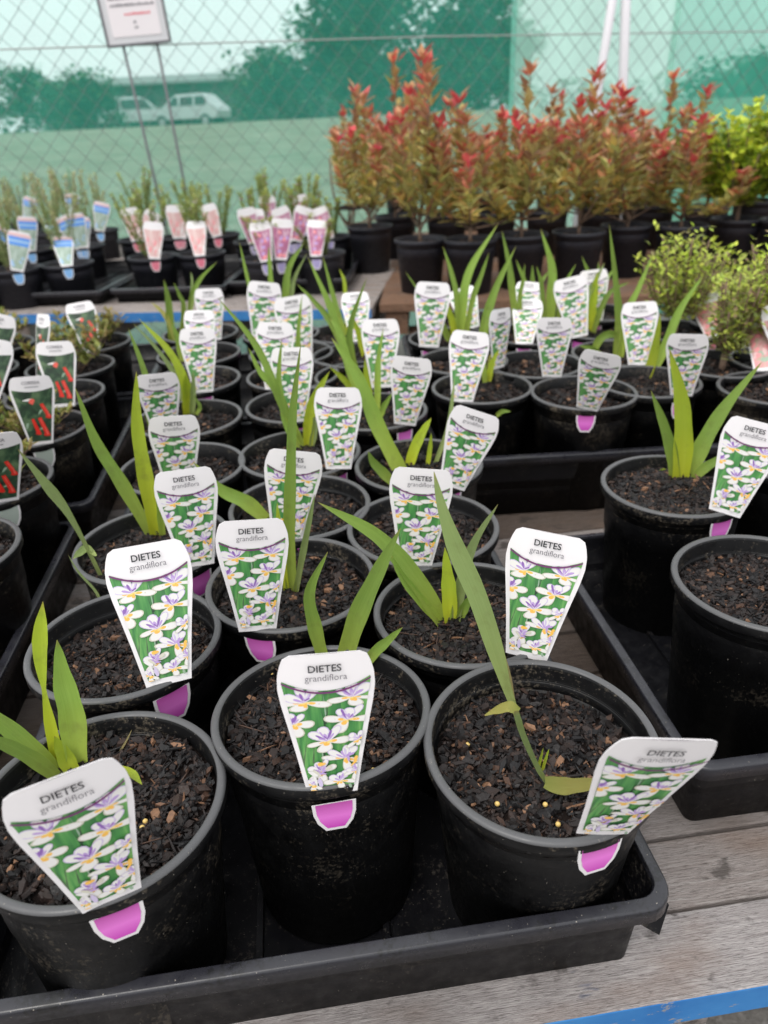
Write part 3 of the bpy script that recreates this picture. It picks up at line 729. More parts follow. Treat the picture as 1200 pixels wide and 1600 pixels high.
# leaves: (pot, points, width px, kind, dy)
LV=[
('A',[(92,1200),(76,1120),(67,1065),(62,1010),(67,940)],27,'y',.02,dict(prof=[.9,.8,.7,.45,.25,.55,.85,.95,.7,.03])),
('A',[(122,1205),(112,1120),(98,1060),(89,1000)],46,'g',.03,{}),
('A',[(92,1212),(45,1165),(-10,1120),(-60,1085)],34,'g',.0,{}),
('A',[(100,1222),(50,1185),(0,1160),(-60,1140)],28,'g',-.02,{}),
('A',[(182,1182),(196,1160),(206,1140)],4,'t',.0,{}),
('A',[(186,1196),(206,1208),(222,1226)],15,'y',.0,dict(prof=[.2,.7,1,.7,.05],flat=[.03,.035,.03])),
('A',[(118,1215),(100,1180),(85,1150)],30,'y',.01,{}),
('B',[(508,1040),(492,980),(484,925),(512,862)],27,'g',.02,{}),
('B',[(535,1040),(558,965),(590,895),(626,825)],38,'g',.02,{}),
('B',[(560,1050),(585,1020),(607,1000),(629,980)],22,'g',.0,{}),
('C',[(856,1226),(838,1195),(818,1150),(806,1112)],10,'d',.0,dict(prof=[.8,1,1,1.2,1.0])),
('C',[(808,1118),(792,1075),(772,1010),(745,930),(712,855),(690,790),(678,737)],37,'d',.05,dict(prof=[.30,.42,.6,.85,1,1,.85,.6,.35,.03])),
('C',[(850,1222),(878,1228),(912,1226),(948,1220)],30,'o',-.01,dict(prof=[.6,1,.95,.8,.6,.1],flat=[.010,.016,.022,.026])),
('C',[(812,1112),(796,1104),(775,1110),(757,1118)],20,'o',.0,dict(prof=[.6,1,.9,.5,.1],flat=[.045,.052,.046,.040])),
('C',[(840,1205),(845,1185),(849,1168)],6,'y',.0,{}),('C',[(847,1205),(853,1185),(858,1170)],6,'y',.0,{}),
('C',[(806,1108),(795,1050),(780,1000),(770,956)],5,'t',.03,{}),
('D',[(165,960),(150,925),(122,893),(106,866)],5,'d',.03,{}),
('E',[(455,925),(452,830),(454,740),(458,640),(470,537)],23,'g',.02,dict(base=.85)),
('E',[(462,925),(474,860),(484,810),(492,772)],13,'d',.0,{}),
('E',[(448,925),(440,860),(435,815),(433,785)],13,'y',.0,{}),
('F',[(692,972),(650,905),(590,838),(497,785)],38,'g',.0,{}),
('F',[(704,974),(702,930),(699,895),(695,855)],29,'y',.01,{}),
('F',[(688,972),(655,935),(628,900),(611,867)],20,'g',-.01,{}),
('F',[(712,974),(720,915),(740,850),(778,788)],22,'d',.02,{}),
('F',[(716,972),(728,945),(742,928)],18,'g',-.01,{}),
('F',[(708,974),(716,940),(722,900),(726,880)],20,'g',.02,{}),
('G',[(246,838),(226,740),(214,660),(213,580)],28,'y',.02,dict(base=.9)),
('G',[(238,838),(190,755),(150,690),(117,605)],25,'g',.0,{}),
('G',[(254,838),(250,790),(244,748)],15,'g',.0,{}),
('G',[(160,905),(132,848),(103,797),(72,757),(28,702)],19,'d',.0,dict(prof=[.35,.4,.4,.45,.6,.9,1,.8,.5,.05])),
('G',[(150,868),(136,857),(124,864),(114,873)],14,'d',-.01,dict(prof=[.3,1,.9,.1],flat=[.04])),
('H',[(420,815),(385,785),(345,765),(302,722)],27,'g',.0,{}),
('J',[(481,700),(484,650),(495,615),(515,580)],21,'y',.0,{}),
('J',[(474,700),(450,660),(436,600),(440,528)],16,'g',.02,{}),
('J',[(470,692),(432,612),(406,580),(388,543)],14,'g',.0,{}),
('J',[(474,700),(440,628),(400,540),(340,465)],17,'g',.04,{}),
('J',[(468,700),(450,670),(438,645)],13,'g',.0,{}),('J',[(486,700),(492,670),(490,650)],12,'d',.0,{}),
('O',[(628,740),(590,665),(560,590),(518,528)],29,'g',.02,dict(base=.9)),
('O',[(638,732),(648,700),(662,672),(674,653)],21,'y',.0,{}),
('O',[(620,760),(598,738),(583,722),(575,705)],19,'g',-.01,{}),
('O',[(668,728),(672,700),(674,676)],9,'y',.0,{}),
('O',[(680,725),(700,670),(706,630),(710,592)],10,'d',.03,{}),
('O2',[(583,650),(574,600),(570,560)],14,'y',.0,{}),
('O2',[(590,650),(590,590),(592,555),(599,513)],13,'g',.02,{}),
('O2',[(592,655),(600,635),(613,614)],12,'g',.0,{}),
('O2',[(560,625),(541,597),(515,573)],13,'y',.0,{}),
('O2',[(575,640),(550,585),(530,520),(516,498)],18,'g',.02,{}),
('O3',[(556,592),(520,510),(490,470),(463,443)],12,'g',.02,{}),
('O3',[(562,590),(530,520),(512,470),(481,402)],16,'g',.03,{}),
('O3',[(560,590),(548,550),(549,504),(573,434)],15,'g',.0,{}),
('O5',[(540,525),(528,490),(520,460),(504,399)],12,'g',.02,{}),
('O5',[(545,525),(540,480),(538,440),(530,420)],9,'y',.02,{}),
('O4',[(570,560),(560,520),(548,490)],12,'y',.0,{}),
('G3',[(292,648),(289,600),(265,550),(217,498)],18,'y',.0,{}),
('G3',[(296,648),(293,610),(290,585)],20,'y',.0,{}),
('G3',[(288,640),(275,590),(245,545),(208,505)],9,'d',.02,{}),
('G3',[(300,648),(302,610),(302,580)],11,'d',.0,{}),
('G3',[(306,648),(312,635),(303,618)],8,'g',.0,{}),
('G2',[(262,700),(240,630),(222,570),(200,512)],14,'g',.02,{}),
('G2',[(258,700),(236,660),(225,610),(216,585)],14,'g',.0,{}),
('G6',[(268,535),(265,490),(262,465),(256,437)],14,'g',.0,{}),
('G6',[(282,530),(287,480),(280,460),(271,441)],9,'g',.0,{}),
('G6',[(292,530),(299,470),(312,437),(339,409)],10,'g',.02,{}),
('G6',[(288,530),(298,470),(300,440),(298,424)],6,'d',.02,{}),
('G6',[(275,535),(262,500),(250,484),(236,472)],9,'o',.0,{}),
('G5',[(285,565),(278,530),(268,505)],13,'g',.0,{}),
('N4',[(425,530),(400,480),(388,440),(374,378)],10,'g',.02,{}),
('N4',[(432,530),(424,450),(421,410),(420,385)],10,'g',.0,{}),
('N4',[(438,530),(446,465),(452,417),(476,378)],15,'g',.02,{}),
('N4',[(445,530),(455,460),(462,430),(480,395)],9,'d',.02,{}),
('N4',[(418,530),(400,500),(385,455)],11,'g',.0,{}),
('N3',[(440,560),(460,520),(465,490),(468,460)],12,'g',.0,{}),
('N2',[(455,600),(465,560),(466,520),(472,460)],12,'g',.0,{}),
('N2',[(450,600),(440,560),(420,540)],13,'g',.0,{}),
('S1',[(708,538),(688,500),(664,468),(633,424)],9,'g',.0,{}),
('S1',[(714,538),(714,470),(705,425),(692,385)],11,'g',.02,{}),
('S1',[(720,538),(722,480),(735,420),(778,350)],19,'g',.02,{}),
('S1',[(712,538),(706,500),(695,475),(680,450)],12,'y',.0,{}),
('S1',[(706,538),(690,510),(675,490),(655,452)],12,'g',.0,{}),
('S1',[(726,538),(738,470),(752,430),(764,395)],11,'g',.0,{}),
('S2',[(752,570),(757,510),(775,450),(806,385)],18,'g',.02,{}),
('S2',[(762,575),(768,555),(796,548)],6,'o',.0,{}),
('Q',[(762,600),(768,570),(780,545)],13,'y',.0,{}),('Q',[(758,600),(755,560),(762,530)],11,'g',.0,{}),
('Q',[(775,650),(785,643),(798,643)],9,'g',-.02,{}),
('R1',[(810,540),(800,450),(795,410),(784,360)],13,'g',.02,{}),
('R1',[(815,540),(812,470),(817,440),(820,412)],9,'g',.0,{}),
('S3',[(858,530),(862,460),(862,415),(845,358)],19,'g',.02,{}),
('S3',[(850,530),(848,470),(845,440),(838,415)],10,'g',.0,{}),
('S3',[(868,530),(876,470),(885,440),(900,412)],10,'g',.0,{}),
('S4',[(920,520),(924,485),(929,455),(933,425)],18,'y',.0,{}),
('S4',[(912,525),(900,500),(890,490),(870,485)],12,'g',.0,{}),
('S4',[(926,522),(940,480),(955,455),(985,440)],11,'g',.0,{}),
('S4',[(905,522),(915,470),(930,440),(945,410)],12,'d',.02,{}),
('R2',[(962,560),(967,500),(962,440),(952,350)],15,'g',.02,{}),
('R2',[(925,560),(936,532),(955,522),(976,534)],14,'g',.0,dict(prof=[.6,1,1,.8,.1])),
('R2',[(970,560),(980,490),(998,450),(1021,395)],13,'g',.0,{}),
('R2',[(945,560),(925,545),(905,540)],11,'g',.0,{}),
('P2',[(1010,590),(1020,560),(1026,530),(1032,490)],18,'y',.0,dict(base=.9)),
('P2',[(1016,590),(1040,540),(1062,485),(1100,428)],18,'g',.02,{}),
('L',[(1055,752),(1050,710),(1036,660),(1017,610)],22,'g',.01,{}),
('L',[(1063,755),(1068,690),(1064,620),(1046,545)],34,'y',.02,dict(base=.85)),
('L',[(1072,752),(1095,700),(1130,640),(1190,566)],30,'g',.02,{}),
('L',[(1078,755),(1100,732),(1128,716),(1150,708)],18,'g',-.01,{}),
('L',[(1030,745),(1036,738),(1046,741)],14,'y',.0,dict(prof=[.5,1,1,.3])),
('L2',[(1260,760),(1250,700),(1230,640),(1200,600)],20,'g',.0,{}),
]
for key,pts,wpx,k,dy,kw in LV:
    leafpx(POT[key][0],pts,wpx,k,dy,**kw)

# tags: key, descriptor, top, base, options
IT=[('A','large iris tag nearest the camera, tilted, on the lower left corner pot',(90,1214),(174,1394),dict(wdir=(170,-52),near=True)),
('B','sharp upright iris tag on the middle front row pot',(507,1021),(520,1240),dict(wdir=(150,-9))),
('C','grey looking iris tag seen edge on, sticking out at the front right pot',(1053,1157),(945,1308),dict(near=True,wdir=(114,-32),blend=.38)),
('D','iris tag on the left pot of the second row, leaning slightly left',(225,849),(250,1052),dict()),
('E','iris tag on the second row middle pot, before the tall narrow leaf',(392,812),(403,984),dict()),
('F','sharp iris tag standing over the back rim of the front right pot',(861,832),(820,1025),dict()),
('G','iris tag on the left pot of the third row, tilted left and bent',(286,733),(312,885),dict()),
('H','iris tag on the third row middle pot, crossed by a tall leaf',(461,704),(450,838),dict()),
('I','iris tag on the third row right pot, leaf tip over its heading',(660,732),(650,878),dict()),
('G2','iris tag on the fourth pot of the left column',(270,650),(283,752),{}),
('J','iris tag on the fourth pot of the middle column, beside the yellow green fan',(528,605),(517,727),{}),
('O','iris tag leaning strongly right on the fourth pot of the right column',(747,642),(694,752),dict()),
('G3','iris tag on the fifth pot of the left column, half behind a leaf tip',(244,584),(262,680),{}),
('N','iris tag on the fifth pot of the middle column, behind thin leaves',(455,542),(462,648),{}),
('O2','iris tag leaning right on the fifth pot of the right column',(645,558),(634,664),dict()),
('G4','broad straight iris tag on the sixth pot of the left column',(307,512),(318,612),{}),
('N2','iris tag with only its heading showing in the middle column',(430,503),(440,600),{}),
('O3','very bright iris tag on the sixth pot of the right column',(594,498),(597,605),{}),
('G5','iris tag with only its heading showing, second from the back in the left column',(310,484),(318,567),{}),
('N3','iris tag second from the back in the middle column',(454,461),(466,560),{}),
('G6','farthest iris tag of the left column, top edge rounded above the others',(325,450),(338,533),{}),
('N4','farthest iris tag of the middle column, above the blue bench edge',(414,427),(424,528),{}),
('O5','farthest iris tag of the right column, right end of the blue edge',(554,456),(556,530),{}),
('P','iris tag leaning right on the clean rimmed pot at right, magenta tab showing',(942,551),(918,646),dict()),
('Q','upright iris tag at the left front corner of the far right tray',(736,517),(729,622),{}),
('P2','iris tag leaning right beside the yellow based leaf, small magenta tab',(1076,522),(1052,612),dict()),
('R1','bright iris tag behind the clean rimmed pot at right',(867,496),(858,585),{}),
('R2','iris tag leaning right behind the arching leaf at right',(1000,471),(986,563),dict()),
('S2','narrow iris tag turned away behind a tall leaf, far right tray left side',(784,482),(768,572),dict(yaw=.9)),
('S1','iris tag at the back of the far right tray, left of the big fan',(678,426),(668,543),{}),
('S3','iris tag at the back of the right trays, overlapped by the bright one',(826,467),(818,538),{}),
('S4','iris tag at the back right, leaning right beside the bright yellow fan',(889,433),(888,532),{}),
('L','iris tag leaning far right on the fan leaved pot at the right edge',(1186,658),(1134,803),dict()),
]
for key,desc,top,base,kw in IT: put_tag('iris','white '+desc,top,base,POT[key][1],**kw)
# two more tags at the back whose pots are hidden
def back_iris(lbl, l,r,v, top, base, tl):
    c=rim(l,r,v); t=iris_pot(lbl,(c.x,c.y),False,k=1); put_tag('iris',tl,top,base,Vector((c.x,c.y,RZ))); return t
b1=back_iris('iris pot at the very back, hidden behind the big leaf fan',668,790,498,(720,450),(735,508),'white iris tag half covered by the big fan leaf, far right trays')
b2=back_iris('iris pot at the very back, behind the back tags at right',770,890,492,(828,440),(822,503),'small white iris tag poking up between leaves at the very back')
b3=back_iris('farthest right iris pot at the very back, before the rusty plank',880,990,487,(927,421),(930,500),'smallest white iris tag above the bright yellow fan')
for t_,b_ in ((b2,(832,500)),(b3,(935,495))):
    for k_ in range(3):
        leafpx(t_,[b_,(b_[0]+(k_-1)*9,b_[1]-50),(b_[0]+(k_-1)*26,b_[1]-95+9*k_)],11,'g',.02)

# ------------------------------------------------------------------ foliage builders
def leaflet(b, p, d, ln, wd, col, nrm=None, mi=0):
    d=d.normalized(); s=d.cross(nrm if nrm else Vector((0,0,1)))
    if s.length<.05: s=d.cross(Vector((1,0,0)))
    s.normalize(); n=s.cross(d); 
    b.add([p, p+d*ln*.45+s*wd*.5+n*ln*.05, p+d*ln-n*ln*.08, p+d*ln*.45-s*wd*.5+n*ln*.05],[(0,1,2,3)],mi,None,(*col,1))
def jit(c,r,a=.25):
    k=1+r.uniform(-a,a); return tuple(min(1,max(0,x*k*(1+r.uniform(-.08,.08)))) for x in c)
def rdir(r,up=0.0):
    a=r.uniform(0,6.283); z=r.uniform(-.3,1)+up; return Vector((math.cos(a),math.sin(a),z)).normalized()
def red_shrub(seed):
    r=random.Random(seed); st=MB(); fo=MB(); H=.55
    ns=r.randint(7,10)
    st.tube([(0,0,-.01),(.004,.002,.08)],[.007,.006],6)
    for i in range(ns):
        a=6.283*i/ns+r.uniform(-.4,.4); rad=r.uniform(.05,.25); h=H*(1 if i==0 else r.uniform(.45,.92)); x,y=rad*math.cos(a),rad*math.sin(a)
        if i==0: x,y=r.uniform(-.02,.02),r.uniform(-.02,.02)
        z0=r.uniform(.03,.10)
        pts=spline([(.003,.002,z0),(x*.6,y*.6,h*.35),(x,y,h*.65),(x*1.05,y*1.05,h)],12)
        st.tube(pts,[.0045-.003*k/12 for k in range(13)],5)
        for k in range(13):
            t=k/12
            if t<.22: continue
            for q in range(r.randint(6,9)):
                c=r.random(); p=pts[k]+Vector((r.uniform(-.01,.01),r.uniform(-.01,.01),r.uniform(-.02,.02)))
                if t>.93: col=(.66,.12,.12) if c<.35 else (.58,.30,.16)
                elif t>.7: col=(.60,.19,.12) if c<.20 else ((.50,.39,.15) if c<.72 else (.40,.22,.12))
                else: col=(.40,.38,.12) if c<.42 else ((.56,.50,.17) if c<.72 else ((.58,.28,.12) if c<.87 else (.72,.54,.16)))
                leaflet(fo,p,rdir(r,.25+t*.5),r.uniform(.045,.085)*(1-.15*t),r.uniform(.018,.032),jit(col,r))
        for q in range(5): leaflet(fo,pts[-1],rdir(r,1.0),r.uniform(.035,.06),.018,jit((.70,.10,.13) if i%3 else (.56,.24,.13),r))
    return st.mesh('stems',M_STEM,True),fo.mesh('foliage',M_FOL)
def green_shrub(seed,H=.34,cols=((.34,.46,.05),(.58,.66,.07),(.17,.26,.04)),ln=.03,wd=.013,ns=26,rad0=.13):
    r=random.Random(seed); st=MB(); fo=MB()
    st.tube([(0,0,-.01),(0,0,.06)],[.007,.006],6)
    for i in range(ns):
        a=r.uniform(0,6.283); rad=rad0*math.sqrt(r.random()); h=H*(r.uniform(.6,1)); x,y=rad*math.cos(a),rad*math.sin(a)
        pts=spline([(0,0,.05),(x*.6,y*.6,h*.5),(x,y,h)],8); st.tube(pts,.002,4)
        for k in range(2,9):
            for q in range(9):
                t=k/8; c=r.random(); col=cols[1] if c<.25+.5*t*t else (cols[0] if c<.85 else cols[2])
                leaflet(fo,pts[k]+Vector((r.gauss(0,.012),r.gauss(0,.012),r.gauss(0,.012))),rdir(r,.4),ln*r.uniform(.7,1.2),wd,jit(col,r))
    return st.mesh('stems',M_STEM,True),fo.mesh('foliage',M_FOL)
def sprigs(seed,H,n,cols,ln=.014,wd=.004,rad0=.06,per=9,seg=14,flower=None,low=None):
    r=random.Random(seed); st=MB(); fo=MB()
    for i in range(n):
        a=r.uniform(0,6.283); rad=rad0*math.sqrt(r.random()); h=H*r.uniform(.6,1); x,y=rad*math.cos(a),rad*math.sin(a)
        pts=spline([(x*.25,y*.25,0),(x*.7,y*.7,h*.5),(x*1.2,y*1.2,h)],seg); st.tube(pts,.0012,4)
        for k in range(2,seg+1):
            t=k/seg
            for q in range(per):
                c=r.random(); col=cols[0] if c<.5 else cols[1]
                if t>.75 and len(cols)>2 and c<.6: col=cols[2]
                leaflet(fo,pts[k]+Vector((r.gauss(0,.003),r.gauss(0,.003),r.gauss(0,.004))),rdir(r,.8),ln*r.uniform(.7,1.2),wd,jit(col,r))
        if flower and r.random()<.5:
            for q in range(14): leaflet(fo,pts[-2],rdir(r,.2),.014,.010,jit(flower,r,.1))
    return st.mesh('stems',M_STEM,True),fo.mesh('foliage',M_FOL)
RED=[red_shrub(s) for s in (1,2,3,4,5)]
GRN=[green_shrub(s,ns=40,ln=.034,wd=.017) for s in (1,2)]
DIO=[green_shrub(s,.26,((.34,.40,.10),(.52,.62,.09),(.30,.24,.12)),.020,.008,24,.10) for s in (5,6,7)]
TALLD=[green_shrub(s,.30,((.32,.36,.12),(.48,.56,.10),(.28,.20,.11)),.019,.008,20,.055) for s in (8,)]
BLU=[sprigs(s,.25,8,((.30,.38,.15),(.40,.46,.20),(.46,.44,.24)),.020,.005,.085) for s in (1,2,3)]
WHT=[sprigs(s,.24,8,((.24,.32,.09),(.34,.42,.12),(.42,.46,.14)),.022,.006,.09,flower=(.75,.72,.64)) for s in (4,5)]
PUR=[sprigs(s,.22,8,((.24,.32,.09),(.34,.40,.10),(.42,.46,.12)),.024,.006,.09,flower=(.70,.55,.58)) for s in (7,8)]
COR=[sprigs(s,.085,22,((.14,.18,.04),(.24,.26,.06),(.30,.24,.08)),.022,.010,.075,per=5,seg=5) for s in (1,2)]

def shrub_pot(name,label,c,rimz,meshes,zs,xs_,rz,group,potmesh=POT_B,k=0,cat='potted shrub',soil=-.02,pot_s=1.0):
    t=thing(name,label,cat,(c[0],c[1],rimz-PH*(.93 if rimz==RZ2 else 1)),rz,group)
    s=.93 if rimz==RZ2 else 1
    link('pot',potmesh,t,Matrix.Translation((0,0,PH*s))@Matrix.Diagonal((pot_s,pot_s,s,1)))
    link('bark_mulch',MUL_F[k%3],t,Matrix.Translation((0,0,PH*s+soil)))
    if meshes:
        mw=Matrix.Translation((0,0,PH*s+soil))@Matrix.Diagonal((xs_,xs_,zs,1))
        link('stems',meshes[0],t,mw); link('foliage',meshes[1],t,mw)
    return t
def topz(c,u,v):     # height where the sight line to a plant's tip crosses the plane through its pot
    return aty(u,v,c.y).z
ordn=['first','second','third','fourth','fifth','sixth','seventh','eighth','ninth','tenth','eleventh','twelfth']
RS=random.Random(99)
# rear right block: (pot px, tip px, kind, label)
RB=[((657,372),(672,88),'red','red tipped shrub in the nearest rear pot, tall crimson tipped spire'),
((735,372),(742,185),'red','second red leaved shrub from the left in the nearest rear row'),
((815,365),(812,108),'red','third shrub of the nearest rear row, pale trunk and dark red forked top'),
((905,360),(880,118),'red','fourth shrub of the nearest rear row, low olive base and crimson tips'),
((980,350),(985,178),'red','fifth shrub of the nearest rear row, two leaning pinkish stems'),
((1065,350),(1068,188),'red','sixth shrub of the nearest rear row, coppery and narrow'),
((1152,340),(1140,168),'grn','bright green round shrub beside the coppery one'),
((1232,342),(1195,170),'grn','bright yellow green shrub cut off by the right edge'),
((578,352),(560,150),'red','left front red shrub beside the purple tagged pots'),
((617,336),(598,90),'red','tall red shrub with a pale bare tip, left of the crimson spire'),
((698,334),(700,160),'red','red brown shrub in the second rear row behind the crimson spire'),
((775,331),(760,178),'red','russet shrub in the second rear row, before the dark panel edge'),
((855,328),(850,140),'red','shrub in the second rear row with a green sided top'),
((940,322),(925,140),'red','shrub in the second rear row before the leaning pole'),
((1022,319),(1028,118),'red','tallest shrub right of the poles with a bright crimson crown'),
((1105,322),(1110,200),'grn','green shrub squeezed between copper shrub and bright round shrub'),
((545,318),(490,178),'red','farthest left red shrub, branches spreading over the green cloth'),
((628,308),(640,180),'red','shrub in the third rear row behind the tall pale tipped one'),
((865,303),(885,150),'red','shrub in the third rear row with a deep pink tip'),
((1000,298),(1000,190),'red','shrub in the third rear row between the pole and the crimson crown'),
((745,303),(745,210),'red','low russet shrub in the third rear row at the centre'),
((1180,312),(1185,200),'grn','green shrub in the second rear row at the right edge')]
for i,(pp,tp,kd,lb) in enumerate(RB):
    c=atz(pp[0],pp[1],RZ2); hz=topz(c,*tp)-RZ2+.02
    ms=RED[i%5] if kd=='red' else GRN[i%2]; H=.57 if kd=='red' else .345
    t=shrub_pot('potted_red_shrub' if kd=='red' else 'potted_green_shrub',lb,(c.x,c.y),RZ2,ms,hz/H,1.0 if kd=='red' else 1.35,RS.uniform(0,6.28),'shrubs in black pots on the rear bench',k=i)
    if i==16: t.children[2].matrix_local=t.children[2].matrix_local@Matrix.Diagonal((1.7,1.7,1,1)); t.children[3].matrix_local=t.children[3].matrix_local@Matrix.Diagonal((1.7,1.7,1,1))
# rear left groups
def rear(px,kd,i,lb,tip):
    c=atz(px[0],px[1],RZ2-.045); ms={'blu':BLU,'wht':WHT,'pur':PUR}[kd]; ms=ms[i%len(ms)]
    zr=RZ2-.045; hz=topz(c,px[0],tip)-zr+.02
    t=thing('potted_herb',lb,'potted plant',(c.x,c.y,zr-.14),RS.uniform(0,6.28),{'blu':'blue tagged pots','wht':'white flowering pots','pur':'purple tagged pots'}[kd])
    link('pot',POT_B,t,Matrix.Translation((0,0,.14))@Matrix.Diagonal((1,1,.86,1))); link('bark_mulch',MUL_F[i%3],t,Matrix.Translation((0,0,.12)))
    mw=Matrix.Translation((0,0,.12))@Matrix.Diagonal((1,1,hz/.24,1)); link('stems',ms[0],t,mw); link('foliage',ms[1],t,mw)
    return c
ZR=RZ2-.045
BL=[((-55,425),300),((22,418),300),((105,410),285),((-25,392),290),((50,388),300),((128,383),275),((5,366),285),((82,362),262),((155,358),278),((40,345),275),((115,341),265)]
BD=['at the left edge of the nearest row','nearest row, left of the brown soil pot','nearest row at right, brown soil showing','at the left edge of the second row','second row, middle','second row, right end','third row, left','third row, middle, with tall sprigs','third row, right end','farthest row, left','farthest row, right']
bc=[rear(p,'blu',i,'blue tagged green herb pot, '+BD[i],tp) for i,(p,tp) in enumerate(BL)]
WL=[((238,399),300),((314,394),300),((217,372),285),((280,368),290),((342,365),275),((228,350),265),((300,347),270)]
WD=['nearest left pot with a pink tab','nearest right pot with a pink tab','second row, left','second row, middle','second row, right','farthest, left','farthest, right']
wc=[rear(p,'wht',i,'white flowering herb pot of the middle rear tray, '+WD[i],tp) for i,(p,tp) in enumerate(WL)]
PL=[((415,402),330),((500,394),330),((400,375),285),((460,372),275),((518,368),300),((420,352),255),((480,349),265)]
PD=['nearest left','nearest right, bushy at its side','second row, left','second row, middle','second row, right','farthest, left','farthest, right']
pc=[rear(p,'pur',i,'purple tagged herb pot beside the red shrubs, '+PD[i],tp) for i,(p,tp) in enumerate(PL)]
def rt(kind,lb,top,base,pot): put_tag(kind,lb,top,base,Vector((pot.x,pot.y,ZR)),rimz=ZR,scale=1.08,smax=1.02)
for i,(tp,bs,pi) in enumerate([((31,360),(33,430),1),((96,368),(104,425),2),((39,318),(44,400),4),((18,338),(-20,405),3),((86,320),(120,398),5),((110,314),(135,398),5),((126,338),(140,398),5),((84,352),(90,378),7),((51,296),(50,358),9),((112,300),(118,355),10),((160,312),(158,372),8)]):
    rt('blue','blue banded tag '+['nearest, upright in the blue group','over the brown soil pot','in the middle of the second row of blue tags','at the left edge of the blue group','pale, second from right in the blue group','leaning, high in the blue group','at right of the second row of blue tags','low behind the brown soil pot','highest on the left of the blue group','highest on the right of the blue group','farthest right, alone beside the tray end'][i],tp,bs,bc[pi])
for i,(tp,bs,pi) in enumerate([((239,346),(247,413),0),((305,345),(310,408),1),((271,314),(274,381),3),((200,322),(206,385),2),((282,336),(290,380),3),((322,318),(335,378),4),((250,315),(232,385),2)]):
    rt('rose','rose striped tag '+['on the nearest left pot of the white flowers','on the nearest right pot of the white flowers','centred behind the two nearest rose tags','leaning at the left end of the white flowers','half hidden left of the nearest right rose tag','at the right end of the white flowers','thin, behind the nearest left rose tag'][i],tp,bs,wc[pi])
for i,(tp,bs,pi) in enumerate([((404,346),(418,415),0),((441,334),(448,407),0),((495,343),(487,408),1),((378,305),(392,388),2),((398,326),(405,389),2),((428,306),(448,384),3),((415,290),(428,364),5),((463,292),(470,362),6),((479,314),(470,385),3),((496,324),(510,380),4)]):
    rt('purple','purple pictured tag '+['leaning left on the nearest left pot','upright, second of the nearest purple tags','rightmost of the nearest purple tags','farthest left in the purple group','just behind the leaning left one','in the middle of the purple group','highest on the left of the purple group','highest on the right of the purple group','right of the middle purple tag','farthest right behind the nearest right one'][i],tp,bs,pc[pi])

# red flower (correa) pots at the left
CP=[('c1',(-45,146,668),'with the sharpest red bell tag'),('c2',(3,168,615),'second up the right column'),('c3',(35,184,571),'leafiest, third up the right column'),('c4',(75,209,534),'rearmost, beside the blue edge'),
('c5',(-130,84,752),'cut by the left edge, middle one'),('c6',(-218,25,862),'nearest of all, cut by the left edge'),('c7',(-160,14,632),'left column, beside the sharpest tag'),('c8',(-120,34,578),'left column, behind'),('c9',(-80,60,538),'left column, rearmost')]
CC={}
for i,(k_,(l,r_,v),d_) in enumerate(CP):
    c=rim(l,r_,v); CC[k_]=c
    nm=k_ in('c3','c4','c8','c9'); 
    t=shrub_pot('potted_correa','red flower tagged pot on the left, '+d_,(c.x,c.y),RZ,COR[i%2] if k_ not in('c2','c6') else None,1.05 if nm else .8,1.1 if nm else .9,RS.uniform(0,6),'red flower tagged pots on the left',POT_F,i,'potted plant')
CT=[('c1',(46,588),(72,706),'sharpest, with four clear bells'),('c2',(84,533),(100,634),'just behind and right of the sharpest'),('c3',(66,490),(60,592),'tilted, its picture mostly hidden'),('c4',(122,472),(146,555),'farthest right, over leafy pots'),
('c5',(-12,678),(16,792),'cut by the left edge, pale tab below'),('c7',(-8,484),(2,650),'cut by the left edge, above the sharpest'),('c8',(-2,466),(2,600),'topmost at the left edge')]
for k_,tp,bs,d_ in CT: put_tag('correa','white red-bell tag, '+d_,tp,bs,CC[k_],**(dict(wdir=(70,22)) if k_=='c3' else {}))

# small bushy shrubs with pink tags, right
DP=[('d1',(1000,1110,515),(1030,372),DIO[0],1.05,'left bushy shrub of fine olive leaves, behind the yellow based iris leaf'),
('d2',(1060,1200,566),(1135,420),TALLD[0],1.0,'narrow fine leaved shrub standing right of the leaning iris tag'),
('d3',(1150,1290,560),(1215,365),DIO[1],1.0,'fine leaved shrub cut off by the right edge'),
('d4',(1085,1200,500),(1110,405),DIO[2],1.0,'low fine leaved shrub at the back between two taller ones'),
('d5',(1129,1290,604),None,None,1,'bare bark pot at the right edge behind the fan leaved iris')]
DC={}
for i,(k_,(l,r_,v),tp,ms,xs1,d_) in enumerate(DP):
    c=rim(l,r_,v); DC[k_]=c
    zs=1
    if tp: zs=(topz(c,*tp)-RZ+.02)/(.30 if ms is TALLD[0] else .26)
    shrub_pot('potted_fine_shrub',d_,(c.x,c.y),RZ,ms,zs,xs1,RS.uniform(0,6),'fine leaved shrubs on the right of the front bench',POT_F,i)
for k_,tp,bs,d_ in [('d3',(1194,490),(1190,582),'large pink flower tag at the right edge'),('d1',(1101,460),(1085,520),'pink flower tag half hidden by the narrow shrub'),('d4',(1176,460),(1165,510),'pink flower tag with only its heading showing'),('d3',(1222,470),(1240,580),'pink flower tag overlapping the large one, cut by the right edge')]:
    put_tag('pink','white '+d_,tp,bs,DC[k_])

